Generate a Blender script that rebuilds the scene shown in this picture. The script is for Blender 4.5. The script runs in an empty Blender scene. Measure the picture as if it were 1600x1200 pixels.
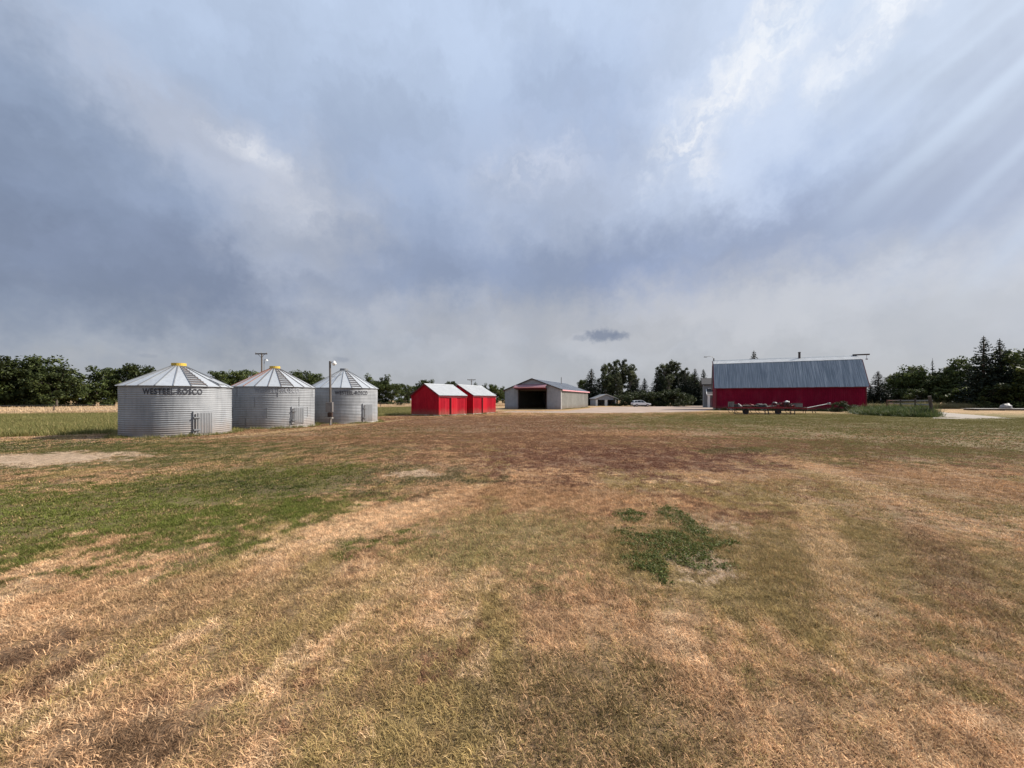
import bpy, math, random
import numpy as np
from mathutils import Vector, Matrix, noise as mnoise

R = math.radians
rng = np.random.default_rng(11)
random.seed(5)
scene = bpy.context.scene
COL = scene.collection
cy = scene.cycles
cy.max_bounces, cy.diffuse_bounces, cy.glossy_bounces, cy.transmission_bounces, cy.transparent_max_bounces = 4, 2, 2, 2, 4

# ------------------------------------------------------------------ camera
CAM_H, F, HOR = 1.7, 610.0, 625.0          # metres, focal length in photo pixels, horizon row
cam_d = bpy.data.cameras.new('camera')
cam_d.sensor_width = 36.0
cam_d.lens = 36.0 * F / 1600.0
cam_d.shift_y = (HOR - 600.0) / 1600.0
cam_d.clip_start, cam_d.clip_end = 0.05, 6000
cam = bpy.data.objects.new('camera', cam_d)
cam.location = (0, 0, CAM_H)
cam.rotation_euler = (R(90), 0, 0)
COL.objects.link(cam)
scene.camera = cam

# ------------------------------------------------------------------ light, sky, exposure
SUN_AZ, SUN_EL = R(75), R(38)
SUN_DIR = Vector((math.sin(SUN_AZ) * math.cos(SUN_EL), math.cos(SUN_AZ) * math.cos(SUN_EL), math.sin(SUN_EL)))
sun_d = bpy.data.lights.new('sun', 'SUN')
sun_d.energy, sun_d.angle, sun_d.color = 4.9, R(1.2), (1.0, 0.93, 0.83)
sun = bpy.data.objects.new('sun', sun_d)
sun.rotation_euler = SUN_DIR.to_track_quat('Z', 'Y').to_euler()
sun.location = (30, 10, 40)
COL.objects.link(sun)
scene.view_settings.view_transform = 'Standard'
scene.view_settings.look = 'None'
scene.view_settings.exposure = 0.65
scene.view_settings.gamma = 1.0
scene.view_settings.use_curve_mapping = False


class NT:
    """tiny node-tree helper"""
    def __init__(s, tree):
        s.t = tree; s.n = tree.nodes; s.l = tree.links
    def node(s, typ, **kw):
        n = s.n.new(typ)
        for k, v in kw.items():
            setattr(n, k, v)
        return n
    def put(s, sock, v):
        if v is None: return
        if isinstance(v, bpy.types.NodeSocket): s.l.new(v, sock)
        else:
            if sock.type == 'RGBA' and len(v) == 3: v = (*v, 1)
            sock.default_value = v
    def math(s, op, a, b=None, c=None, clamp=False):
        n = s.node('ShaderNodeMath', operation=op, use_clamp=clamp)
        s.put(n.inputs[0], a); s.put(n.inputs[1], b); s.put(n.inputs[2], c)
        return n.outputs[0]
    def vec(s, op, a, b=None, scale=None):
        n = s.node('ShaderNodeVectorMath', operation=op)
        s.put(n.inputs[0], a); s.put(n.inputs[1], b)
        if scale is not None: s.put(n.inputs['Scale'], scale)
        return n.outputs['Value'] if op in ('LENGTH', 'DOT_PRODUCT', 'DISTANCE') else n.outputs[0]
    def mix(s, f, a, b, blend='MIX'):
        n = s.node('ShaderNodeMix', data_type='RGBA', blend_type=blend)
        s.put(n.inputs[0], f); s.put(n.inputs[6], a); s.put(n.inputs[7], b)
        return n.outputs[2]
    def rng(s, v, a, b, c=0.0, d=1.0, smooth=True):
        n = s.node('ShaderNodeMapRange', interpolation_type='SMOOTHSTEP' if smooth else 'LINEAR')
        for i, x in enumerate((v, a, b, c, d)): s.put(n.inputs[i], x)
        return n.outputs[0]
    def noise(s, vec, scale, detail=3.0, rough=0.55, col=False, dist=0.0, flat=False):
        n = s.node('ShaderNodeTexNoise', noise_dimensions='2D' if flat else '3D')
        s.put(n.inputs['Vector'], vec)
        n.inputs['Scale'].default_value = scale; n.inputs['Detail'].default_value = detail
        n.inputs['Roughness'].default_value = rough; n.inputs['Distortion'].default_value = dist
        return n.outputs['Color' if col else 'Fac']
    def mapping(s, vec, loc=(0, 0, 0), rot=(0, 0, 0), scale=(1, 1, 1), typ='POINT'):
        n = s.node('ShaderNodeMapping', vector_type=typ)
        s.put(n.inputs[0], vec)
        n.inputs[1].default_value = loc; n.inputs[2].default_value = rot; n.inputs[3].default_value = scale
        return n.outputs[0]
    def blob(s, vec, warp, c, r, rot=0.0, soft=0.6, amount=1.0):
        """soft noisy ellipse mask around a place (vec in metres or radians)"""
        if rot:
            u = s.mapping(vec, (c[0], c[1], 0), (0, 0, rot), (r[0], r[1], 1), 'TEXTURE')
        else:
            n = s.node('ShaderNodeVectorMath', operation='MULTIPLY_ADD')
            s.put(n.inputs[0], vec)
            n.inputs[1].default_value = (1 / r[0], 1 / r[1], 0)
            n.inputs[2].default_value = (-c[0] / r[0], -c[1] / r[1], 0)
            u = n.outputs[0]
        if warp is not None: u = s.vec('ADD', u, warp)
        d = s.vec('LENGTH', u)
        return s.rng(d, 1.0 - soft, 1.0 + soft, amount, 0.0)


def srgb(r, g, b):
    return tuple(((c / 255) / 12.92 if c <= 10 else ((c / 255 + .055) / 1.055) ** 2.4) for c in (r, g, b))


def azel(px, py):
    x = px - 800
    return math.atan2(x, F), math.atan2(HOR - py, math.hypot(F, x))


world = bpy.data.worlds.new('World')
scene.world = world
world.use_nodes = True
world.cycles.sampling_method = 'MANUAL'
world.cycles.sample_map_resolution = 256
world.node_tree.nodes.clear()
w = NT(world.node_tree)
D = w.vec('NORMALIZE', w.node('ShaderNodeTexCoord').outputs['Generated'])
sep = w.node('ShaderNodeSeparateXYZ'); w.put(sep.inputs[0], D)
dx, dy, dz = sep.outputs
az = w.math('ARCTAN2', dx, dy)
el = w.math('ARCSINE', dz)
cmb = w.node('ShaderNodeCombineXYZ'); w.put(cmb.inputs[0], az); w.put(cmb.inputs[1], el)
AE = cmb.outputs[0]
den = w.math('ADD', w.math('MAXIMUM', dz, 0.0), 0.16)
PL = w.vec('DIVIDE', D, None); w.put(PL.node.inputs[1], None)
cd = w.node('ShaderNodeCombineXYZ')
for i in range(3): w.put(cd.inputs[i], den)
w.put(PL.node.inputs[1], cd.outputs[0])
nf = w.noise(PL, 1.1, 2, 0.55)
wc = w.vec('SUBTRACT', w.noise(AE, 3.2, 2, 0.55, col=True, flat=True), (0.5, 0.5, 0.5))
wf = w.vec('SUBTRACT', w.noise(AE, 11.0, 4, 0.66, col=True, flat=True), (0.5, 0.5, 0.5))
AEw = w.vec('ADD', AE, w.vec('SCALE', wf, None, 0.10))
nf2 = w.noise(w.vec('MULTIPLY', AEw, (1.0, 1.7, 1)), 4.2, 4, 0.52, flat=True)
nfine = w.noise(w.vec('MULTIPLY', AEw, (1.0, 1.5, 1)), 16.0, 4, 0.65, flat=True)
warp_soft = w.vec('ADD', w.vec('SCALE', wc, None, 1.0), w.vec('SCALE', wf, None, 1.3))
warp_hard = w.vec('ADD', w.vec('SCALE', wc, None, 0.4), w.vec('SCALE', wf, None, 2.2))
ramp = w.node('ShaderNodeValToRGB')
w.put(ramp.inputs[0], w.math('DIVIDE', w.math('MAXIMUM', el, 0.0), 1.5))
cr = ramp.color_ramp
stops = [(0.0, (176, 179, 184)), (0.06, (174, 178, 186)), (0.13, (162, 171, 186)), (0.21, (150, 163, 187)), (0.31, (165, 181, 207)),
         (0.40, (178, 194, 219)), (0.50, (190, 206, 231)), (1.0, (190, 206, 231))]
cr.elements[0].position, cr.elements[0].color = stops[0][0], (*srgb(*stops[0][1]), 1)
cr.elements[1].position, cr.elements[1].color = stops[-1][0], (*srgb(*stops[-1][1]), 1)
for p_, c_ in stops[1:-1]:
    e = cr.elements.new(p_); e.color = (*srgb(*c_), 1)
sky_col = ramp.outputs[0]


def skyblob(px, py, rpx, rpy, colr, amount, soft=0.6, rot=0.0, hard=False, break_up=None):
    global sky_col
    a, e_ = azel(px, py)
    k = 1.0 / math.hypot(F, px - 800)
    m = w.blob(AE, warp_hard if hard else warp_soft, (a, e_), (rpx * F * k * k, rpy * k), rot, soft, amount)
    if break_up is not None: m = w.math('MULTIPLY', m, break_up)
    sky_col = w.mix(m, sky_col, srgb(*colr))


# broad cloud masses, dark to the left and low on the right
skyblob(-60, 340, 430, 200, (116, 130, 155), 0.7, 0.95)
skyblob(100, 450, 520, 85, (122, 133, 154), 0.6, 0.9)
skyblob(330, 450, 330, 60, (126, 138, 164), 0.6, 0.7)
skyblob(1260, 375, 420, 75, (134, 149, 184), 0.75, 0.7)
skyblob(1600, 330, 190, 170, (130, 144, 176), 0.6, 0.7)
skyblob(700, 420, 330, 65, (140, 153, 181), 0.55, 0.95)
skyblob(620, 260, 190, 80, (158, 172, 200), 0.4, 0.9)
skyblob(930, 200, 150, 70, (160, 178, 212), 0.5, 0.9)
skyblob(1290, 240, 120, 60, (150, 172, 212), 0.5, 0.7)
# paler veils
skyblob(480, 350, 110, 90, (184, 190, 203), 0.65, 0.8)
skyblob(310, 215, 240, 45, (190, 196, 211), 0.7, 0.8, -0.3)
skyblob(880, 290, 150, 70, (188, 197, 216), 0.6, 0.8)
skyblob(1090, 260, 110, 110, (196, 208, 230), 0.6, 0.8, 0.5)
skyblob(1200, 120, 190, 130, (204, 217, 240), 0.6, 0.8, 0.5)
skyblob(1120, 500, 450, 55, (198, 198, 201), 0.75, 0.9)
skyblob(1500, 500, 300, 50, (178, 181, 190), 0.5, 0.8)
skyblob(780, 520, 330, 40, (176, 180, 190), 0.5, 0.8)
# overall soft mottling of the stratus
mott = w.rng(w.math('ADD', w.math('MULTIPLY', nf, 0.2), w.math('MULTIPLY', nf2, 0.8)), 0.32, 0.68, 0.945, 1.10)
mv = w.node('ShaderNodeCombineXYZ')
for i in range(3): w.put(mv.inputs[i], mott)
sky_col = w.mix(1.0, sky_col, mv.outputs[0], 'MULTIPLY')
wisp = w.rng(nf2, 0.42, 0.68)
brk = w.math('ADD', w.math('MULTIPLY', wisp, 0.5), w.rng(nfine, 0.32, 0.68, 0.05, 0.7), clamp=True)
# bright torn edges where the cloud is thin
skyblob(405, 240, 62, 13, (232, 234, 240), 0.7, 0.9, -0.2, True, brk)
skyblob(470, 325, 60, 28, (206, 210, 220), 0.6, 0.7, -0.2, True, brk)
skyblob(835, 262, 60, 24, (222, 227, 240), 0.5, 0.9, 0.1, True, brk)
skyblob(1110, 165, 95, 26, (244, 246, 250), 1.0, 0.9, 0.62, True, brk)
skyblob(1215, 50, 100, 34, (253, 253, 254), 1.0, 0.85, 0.62, True, brk)
skyblob(1090, 235, 24, 40, (240, 242, 248), 0.9, 0.7, 0.4, True, brk)
skyblob(1290, 135, 40, 16, (232, 238, 248), 0.7, 0.7, 0.6, True, brk)
skyblob(1385, 8, 110, 30, (252, 253, 255), 1.0, 0.85, 0.5, True, brk)
# sun shafts fanning out from the hidden sun
e1 = Vector((-math.cos(SUN_AZ), math.sin(SUN_AZ), 0))
e2 = SUN_DIR.cross(e1)
ta = w.math('ARCTAN2', w.vec('DOT_PRODUCT', D, tuple(e2)), w.vec('DOT_PRODUCT', D, tuple(e1)))
tv = w.node('ShaderNodeCombineXYZ'); w.put(tv.inputs[0], w.math('ADD', ta, w.math('MULTIPLY', nf2, 0.05)))
shaft = w.rng(w.noise(tv.outputs[0], 6.5, 2, 0.5), 0.40, 0.70)
toward = w.vec('DOT_PRODUCT', D, tuple(SUN_DIR))
shaft = w.math('MULTIPLY', shaft, w.rng(toward, 0.76, 0.94, 0.0, 0.62))
sky_col = w.mix(shaft, sky_col, srgb(204, 222, 246))
glow = w.rng(toward, 0.60, 1.0, 0.0, 0.32)
sky_col = w.mix(glow, sky_col, srgb(228, 238, 250))
# small dark cloud low over the yard
dark = [(940, 524, 23, 9, 0.8), (968, 525, 15, 6, 0.7), (906, 528, 12, 4, 0.3), (232, 556, 14, 3, .2), (534, 562, 12, 4, .3)]
dwarp = w.vec('SCALE', w.vec('SUBTRACT', w.noise(AE, 60.0, 3, 0.6, col=True, flat=True), (.5, .5, .5)), None, 1.3)
for px, py, rx, ry, am in dark:
    a, e_ = azel(px, py)
    k = 1.0 / math.hypot(F, px - 800)
    sky_col = w.mix(w.blob(AE, dwarp, (a, e_), (rx * F * k * k, ry * k), 0, 0.5, am), sky_col, srgb(118, 128, 150))
nish = w.node('ShaderNodeTexSky', sky_type='NISHITA')
nish.sun_disc = False; nish.sun_elevation = SUN_EL; nish.sun_rotation = SUN_AZ
nish.air_density, nish.dust_density = 1.0, 2.0
clear = w.node('ShaderNodeBackground'); w.put(clear.inputs[0], nish.outputs[0]); clear.inputs[1].default_value = 0.06
cloud = w.node('ShaderNodeBackground'); w.put(cloud.inputs[0], sky_col); cloud.inputs[1].default_value = 0.66
mixw = w.node('ShaderNodeMixShader'); mixw.inputs[0].default_value = 0.92
w.l.new(clear.outputs[0], mixw.inputs[1]); w.l.new(cloud.outputs[0], mixw.inputs[2])
wo = w.node('ShaderNodeOutputWorld'); w.l.new(mixw.outputs[0], wo.inputs[0])


# ------------------------------------------------------------------ places
def G(px, py):
    """ground point seen at a photo pixel"""
    Y = CAM_H * F / (py - HOR)
    return ((px - 800) / F * Y, Y)


def AX(px, Y):
    return (px - 800) / F * Y


def AZ(py, Y):
    return CAM_H + (HOR - py) / F * Y


# ------------------------------------------------------------------ materials
MATS = {}


def mat(name):
    m = bpy.data.materials.new(name); m.use_nodes = True
    m.node_tree.nodes.clear()
    t = NT(m.node_tree)
    b = t.node('ShaderNodeBsdfPrincipled'); o = t.node('ShaderNodeOutputMaterial')
    t.l.new(b.outputs[0], o.inputs[0])
    MATS[name] = m
    return m, t, b


def bump(t, b, h, strength=0.3, dist=0.02):
    n = t.node('ShaderNodeBump'); n.inputs['Strength'].default_value = strength
    n.inputs['Distance'].default_value = dist
    t.put(n.inputs['Height'], h); t.l.new(n.outputs[0], b.inputs['Normal'])


def painted(name, c, c2=None, rough=0.6, metal=0.0, scale=1.5, streak=True, vary=0.12, spec=0.4, dirt=0.0):
    """weathered paint or metal: blotches, vertical run-off streaks, small per-piece variation"""
    m, t, b = mat(name)
    oc = t.node('ShaderNodeTexCoord').outputs['Object']
    geo = t.node('ShaderNodeNewGeometry').outputs['Position']
    oi = t.node('ShaderNodeObjectInfo')
    n1 = t.noise(geo, scale, 5, 0.6)
    f = t.rng(n1, 0.35, 0.7)
    if streak:
        n2 = t.noise(t.mapping(geo, scale=(6, 6, 0.5)), 1.3, 4, 0.6)
        f = t.math('ADD', t.math('MULTIPLY', f, 0.5), t.math('MULTIPLY', t.rng(n2, 0.4, 0.75), 0.5))
    c2 = c2 or tuple(x * 0.7 for x in c)
    col = t.mix(f, c, c2)
    v = t.math('ADD', t.math('MULTIPLY', oi.outputs['Random'], 2 * vary), 1.0 - vary)
    cv = t.node('ShaderNodeCombineXYZ')
    for i in range(3): t.put(cv.inputs[i], v)
    col = t.mix(1.0, col, cv.outputs[0], 'MULTIPLY')
    if dirt:
        sz = t.node('ShaderNodeSeparateXYZ'); t.put(sz.inputs[0], geo)
        hz_ = t.math('ADD', sz.outputs[2], t.math('MULTIPLY', t.noise(geo, 2.2, 4, 0.65), -1.1))
        col = t.mix(t.rng(hz_, 0.35, -0.55, 0, dirt), col, (0.23, 0.16, 0.11))
        col = t.mix(t.rng(t.noise(t.mapping(geo, (4, 8, 1), scale=(1, 1, .4)), 0.9, 3), 0.5, 0.75, 0, dirt * .5), col, tuple(min(1, x * 1.2 + .05) for x in c))
    t.put(b.inputs['Base Color'], col)
    t.put(b.inputs['Roughness'], t.math('ADD', t.math('MULTIPLY', n1, 0.25), rough - 0.12))
    b.inputs['Metallic'].default_value = metal
    b.inputs['Specular IOR Level'].default_value = spec
    bump(t, b, t.noise(geo, 9.0, 3), 0.12, 0.02)
    return m


painted('galvanized', (0.30, 0.31, 0.325), (0.20, 0.21, 0.225), 0.66, 0.22, 0.9, vary=0.08, spec=0.25, dirt=0.5)
painted('galvanized_roof', (0.43, 0.45, 0.47), (0.32, 0.33, 0.35), 0.50, 0.3, 0.7, vary=0.05)
painted('seam_dark', (0.10, 0.10, 0.11), (0.17, 0.13, 0.11), 0.7, 0.2)
painted('seam_rust', (0.17, 0.065, 0.04), (0.24, 0.12, 0.08), 0.8, 0.1)
painted('seam_grey', (0.20, 0.21, 0.22), (0.15, 0.15, 0.16), 0.6, 0.3)
painted('lettering', (0.018, 0.02, 0.03), (0.05, 0.05, 0.06), 0.6)
painted('lettering_faded', (0.20, 0.21, 0.24), (0.34, 0.35, 0.37), 0.6, 0.3, 6)
painted('yellow_paint', (0.55, 0.38, 0.04), (0.36, 0.23, 0.05), 0.6)
painted('red_bright', (0.40, 0.010, 0.023), (0.28, 0.007, 0.018), 0.6, vary=0.10, spec=0.08, dirt=0.5)
painted('red_barn', (0.19, 0.005, 0.026), (0.13, 0.004, 0.019), 0.6, vary=0.07, spec=0.08, dirt=0.4)
painted('red_door', (0.50, 0.016, 0.028), (0.44, 0.012, 0.024), 0.55, vary=0.05, spec=0.08, dirt=0.4)
painted('red_trim', (0.13, 0.004, 0.010), (0.09, 0.004, 0.008), 0.6, vary=0.05)
painted('white_paint', (0.72, 0.71, 0.68), (0.55, 0.53, 0.5), 0.6)
painted('pale_lit_roof', (0.44, 0.45, 0.455), (0.34, 0.35, 0.36), 0.5, 0.15, vary=0.05)  # pale shed roofs; on the barn's upper slopes, light put into colour

painted('shed_cladding', (0.30, 0.315, 0.345), (0.23, 0.24, 0.265), 0.55, 0.25, vary=0.05, dirt=0.6)
painted('shed_cladding_side', (0.30, 0.295, 0.27), (0.22, 0.215, 0.195), 0.6, 0.15, vary=0.08, dirt=0.6)
painted('shed_roof', (0.27, 0.285, 0.31), (0.19, 0.20, 0.22), 0.5, 0.4, vary=0.08)
painted('pink_trim', (0.62, 0.30, 0.32), (0.5, 0.22, 0.24), 0.6)
painted('faded_red', (0.30, 0.16, 0.19), (0.24, 0.12, 0.14), 0.6)
painted('old_wood', (0.085, 0.062, 0.048), (0.05, 0.037, 0.03), 0.85, streak=True, scale=4)
painted('pole_wood', (0.15, 0.125, 0.105), (0.09, 0.075, 0.062), 0.85, scale=4)
painted('grey_wood', (0.30, 0.28, 0.25), (0.2, 0.18, 0.16), 0.85, scale=4)
painted('pale_wood', (0.52, 0.50, 0.46), (0.40, 0.38, 0.34), 0.85, scale=3)
painted('concrete', (0.42, 0.40, 0.37), (0.33, 0.31, 0.28), 0.9, scale=2)
painted('dark_steel', (0.05, 0.05, 0.055), (0.10, 0.06, 0.045), 0.6, 0.4, 4)
painted('rusty_steel', (0.060, 0.030, 0.022), (0.035, 0.024, 0.020), 0.8, 0.2, 5)
painted('red_steel', (0.22, 0.012, 0.018), (0.12, 0.012, 0.014), 0.6, 0.1, 4)
painted('grey_steel', (0.30, 0.30, 0.31), (0.22, 0.21, 0.2), 0.6, 0.4, 4)
painted('box_grey', (0.17, 0.155, 0.15), (0.10, 0.09, 0.088), 0.6, 0.1, 4)
painted('black_tarp', (0.015, 0.015, 0.017), (0.03, 0.03, 0.03), 0.85, 0.0, 3, streak=False)
painted('pale_tarp', (0.26, 0.245, 0.24), (0.14, 0.13, 0.13), 0.6, 0.0, 3, streak=False)
painted('rubber', (0.02, 0.02, 0.02), (0.035, 0.033, 0.03), 0.85, streak=False)
painted('house_siding', (0.22, 0.23, 0.24), (0.17, 0.175, 0.18), 0.7)
painted('house_roof', (0.035, 0.033, 0.035), (0.025, 0.024, 0.025), 0.85)
painted('bark', (0.085, 0.065, 0.05), (0.05, 0.04, 0.032), 0.9, scale=5)
painted('bark_pale', (0.20, 0.18, 0.15), (0.12, 0.105, 0.09), 0.9, scale=5)
painted('car_paint', (0.75, 0.76, 0.77), (0.70, 0.71, 0.72), 0.28, streak=False, spec=0.6)
painted('car_trim', (0.025, 0.025, 0.027), (0.03, 0.03, 0.03), 0.5, streak=False)
painted('rim_metal', (0.45, 0.45, 0.46), (0.35, 0.35, 0.36), 0.35, 0.8, streak=False)
painted('lamp_red', (0.35, 0.01, 0.01), None, 0.3, streak=False)
painted('lamp_clear', (0.7, 0.7, 0.72), None, 0.2, streak=False)


def streaked_roof():
    """old ribbed roofing: each sheet weathered in its own long runs down the slope"""
    m, t, b = mat('barn_roof')
    oc = t.node('ShaderNodeTexCoord').outputs['Object']
    oi = t.node('ShaderNodeObjectInfo')
    cv = t.node('ShaderNodeCombineXYZ'); t.put(cv.inputs[1], t.math('MULTIPLY', oi.outputs['Random'], 40.0))
    q = t.vec('ADD', t.mapping(oc, scale=(9, 0, 0.22)), cv.outputs[0])
    n = t.noise(q, 1.0, 4, 0.62)
    n2 = t.noise(t.vec('ADD', t.mapping(oc, scale=(2, 0, 0.5)), cv.outputs[0]), 1.0, 4, 0.6)
    col = t.mix(t.rng(n, 0.38, 0.62), (0.155, 0.185, 0.215), (0.30, 0.33, 0.36))
    col = t.mix(t.rng(n, 0.58, 0.74, 0, 0.8), col, (0.52, 0.53, 0.54))
    col = t.mix(t.rng(n2, 0.5, 0.75, 0, 0.5), col, (0.13, 0.155, 0.19))
    t.put(b.inputs['Base Color'], col)
    b.inputs['Metallic'].default_value = 0.35
    t.put(b.inputs['Roughness'], t.math('ADD', t.math('MULTIPLY', n, 0.3), 0.35))


streaked_roof()


def glass(name, c, rough=0.08):
    m, t, b = mat(name)
    geo = t.node('ShaderNodeNewGeometry').outputs['Position']
    t.put(b.inputs['Base Color'], t.mix(t.noise(geo, 2.0), c, tuple(x * 0.7 for x in c)))
    b.inputs['Roughness'].default_value = rough
    b.inputs['Specular IOR Level'].default_value = 0.6


glass('dark_glass', (0.02, 0.024, 0.028))


def translucent_pane():
    m, t, b = mat('fibreglass_pane')
    geo = t.node('ShaderNodeNewGeometry').outputs['Position']
    col = t.mix(t.noise(geo, 3.0), (0.75, 0.77, 0.78), (0.6, 0.62, 0.62))
    tr = t.node('ShaderNodeBsdfTranslucent'); t.put(tr.inputs[0], col)
    t.put(b.inputs['Base Color'], col)
    mx = t.node('ShaderNodeMixShader'); mx.inputs[0].default_value = 0.7
    o = [n for n in t.n if n.type == 'OUTPUT_MATERIAL'][0]
    t.l.new(b.outputs[0], mx.inputs[1]); t.l.new(tr.outputs[0], mx.inputs[2]); t.l.new(mx.outputs[0], o.inputs[0])


translucent_pane()


def leaf_mat(name, cols, trans=0.35, spread=0.5):
    """foliage; colour varies leaf by leaf (attribute rnd) and tree by tree"""
    m, t, b = mat(name)
    at = t.node('ShaderNodeAttribute'); at.attribute_name = 'rnd'
    oi = t.node('ShaderNodeObjectInfo')
    geo = t.node('ShaderNodeNewGeometry').outputs['Position']
    f = t.math('ADD', t.math('MULTIPLY', at.outputs['Fac'], 0.65), t.math('MULTIPLY', t.noise(geo, 0.5, 3), 0.35))
    col = t.mix(t.rng(f, 0.2, 0.8), cols[0], cols[1])
    if len(cols) > 2:
        col = t.mix(t.rng(at.outputs['Fac'], 0.78, 0.98, 0, 0.8), col, cols[2])
    v = t.math('ADD', t.math('MULTIPLY', oi.outputs['Random'], spread), 1.0 - spread / 2)
    cv = t.node('ShaderNodeCombineXYZ')
    for i in range(3): t.put(cv.inputs[i], v)
    col = t.mix(1.0, col, cv.outputs[0], 'MULTIPLY')
    t.put(b.inputs['Base Color'], col)
    b.inputs['Roughness'].default_value = 0.6
    b.inputs['Specular IOR Level'].default_value = 0.2
    tr = t.node('ShaderNodeBsdfTranslucent'); t.put(tr.inputs[0], col)
    mx = t.node('ShaderNodeMixShader'); mx.inputs[0].default_value = trans
    o = [n for n in t.n if n.type == 'OUTPUT_MATERIAL'][0]
    t.l.new(b.outputs[0], mx.inputs[1]); t.l.new(tr.outputs[0], mx.inputs[2]); t.l.new(mx.outputs[0], o.inputs[0])
    return m


leaf_mat('leaf_maple', [(0.028, 0.040, 0.012), (0.085, 0.105, 0.028), (0.15, 0.165, 0.05)], 0.30, 0.8)
leaf_mat('leaf_poplar', [(0.036, 0.046, 0.022), (0.095, 0.108, 0.05), (0.17, 0.175, 0.10)], 0.3, 0.7)
leaf_mat('leaf_spruce', [(0.012, 0.019, 0.013), (0.030, 0.042, 0.026)], 0.1)
leaf_mat('leaf_hedge', [(0.020, 0.030, 0.010), (0.050, 0.062, 0.018)], 0.22)
leaf_mat('leaf_weed', [(0.055, 0.072, 0.015), (0.14, 0.160, 0.040), (0.27, 0.25, 0.10)], 0.25, 0.1)
leaf_mat('rough_grass', [(0.110, 0.125, 0.035), (0.28, 0.235, 0.085), (0.44, 0.33, 0.16)], 0.3, 0.0)
leaf_mat('weed_clump', [(0.040, 0.065, 0.020), (0.12, 0.145, 0.05), (0.28, 0.23, 0.12)], 0.25, 0.2)
leaf_mat('wheat', [(0.52, 0.37, 0.22), (0.66, 0.48, 0.30), (0.74, 0.58, 0.38)], 0.3, 0.0)
leaf_mat('dry_weed', [(0.16, 0.14, 0.07), (0.26, 0.22, 0.11), (0.36, 0.3, 0.17)], 0.25, 0.0)

# ---- the lawn's own colouring, one node group shared by soil and grass blades
STRAW, TAN, REDB, OLIVE = (0.78, 0.54, 0.325), (0.58, 0.36, 0.20), (0.235, 0.125, 0.072), (0.37, 0.27, 0.112)
GREEN, DKGREEN, DKBROWN, BARE, ORANGE = (0.112, 0.125, 0.027), (0.045, 0.064, 0.016), (0.155, 0.088, 0.052), (0.50, 0.38, 0.27), (0.38, 0.225, 0.112)


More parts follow.
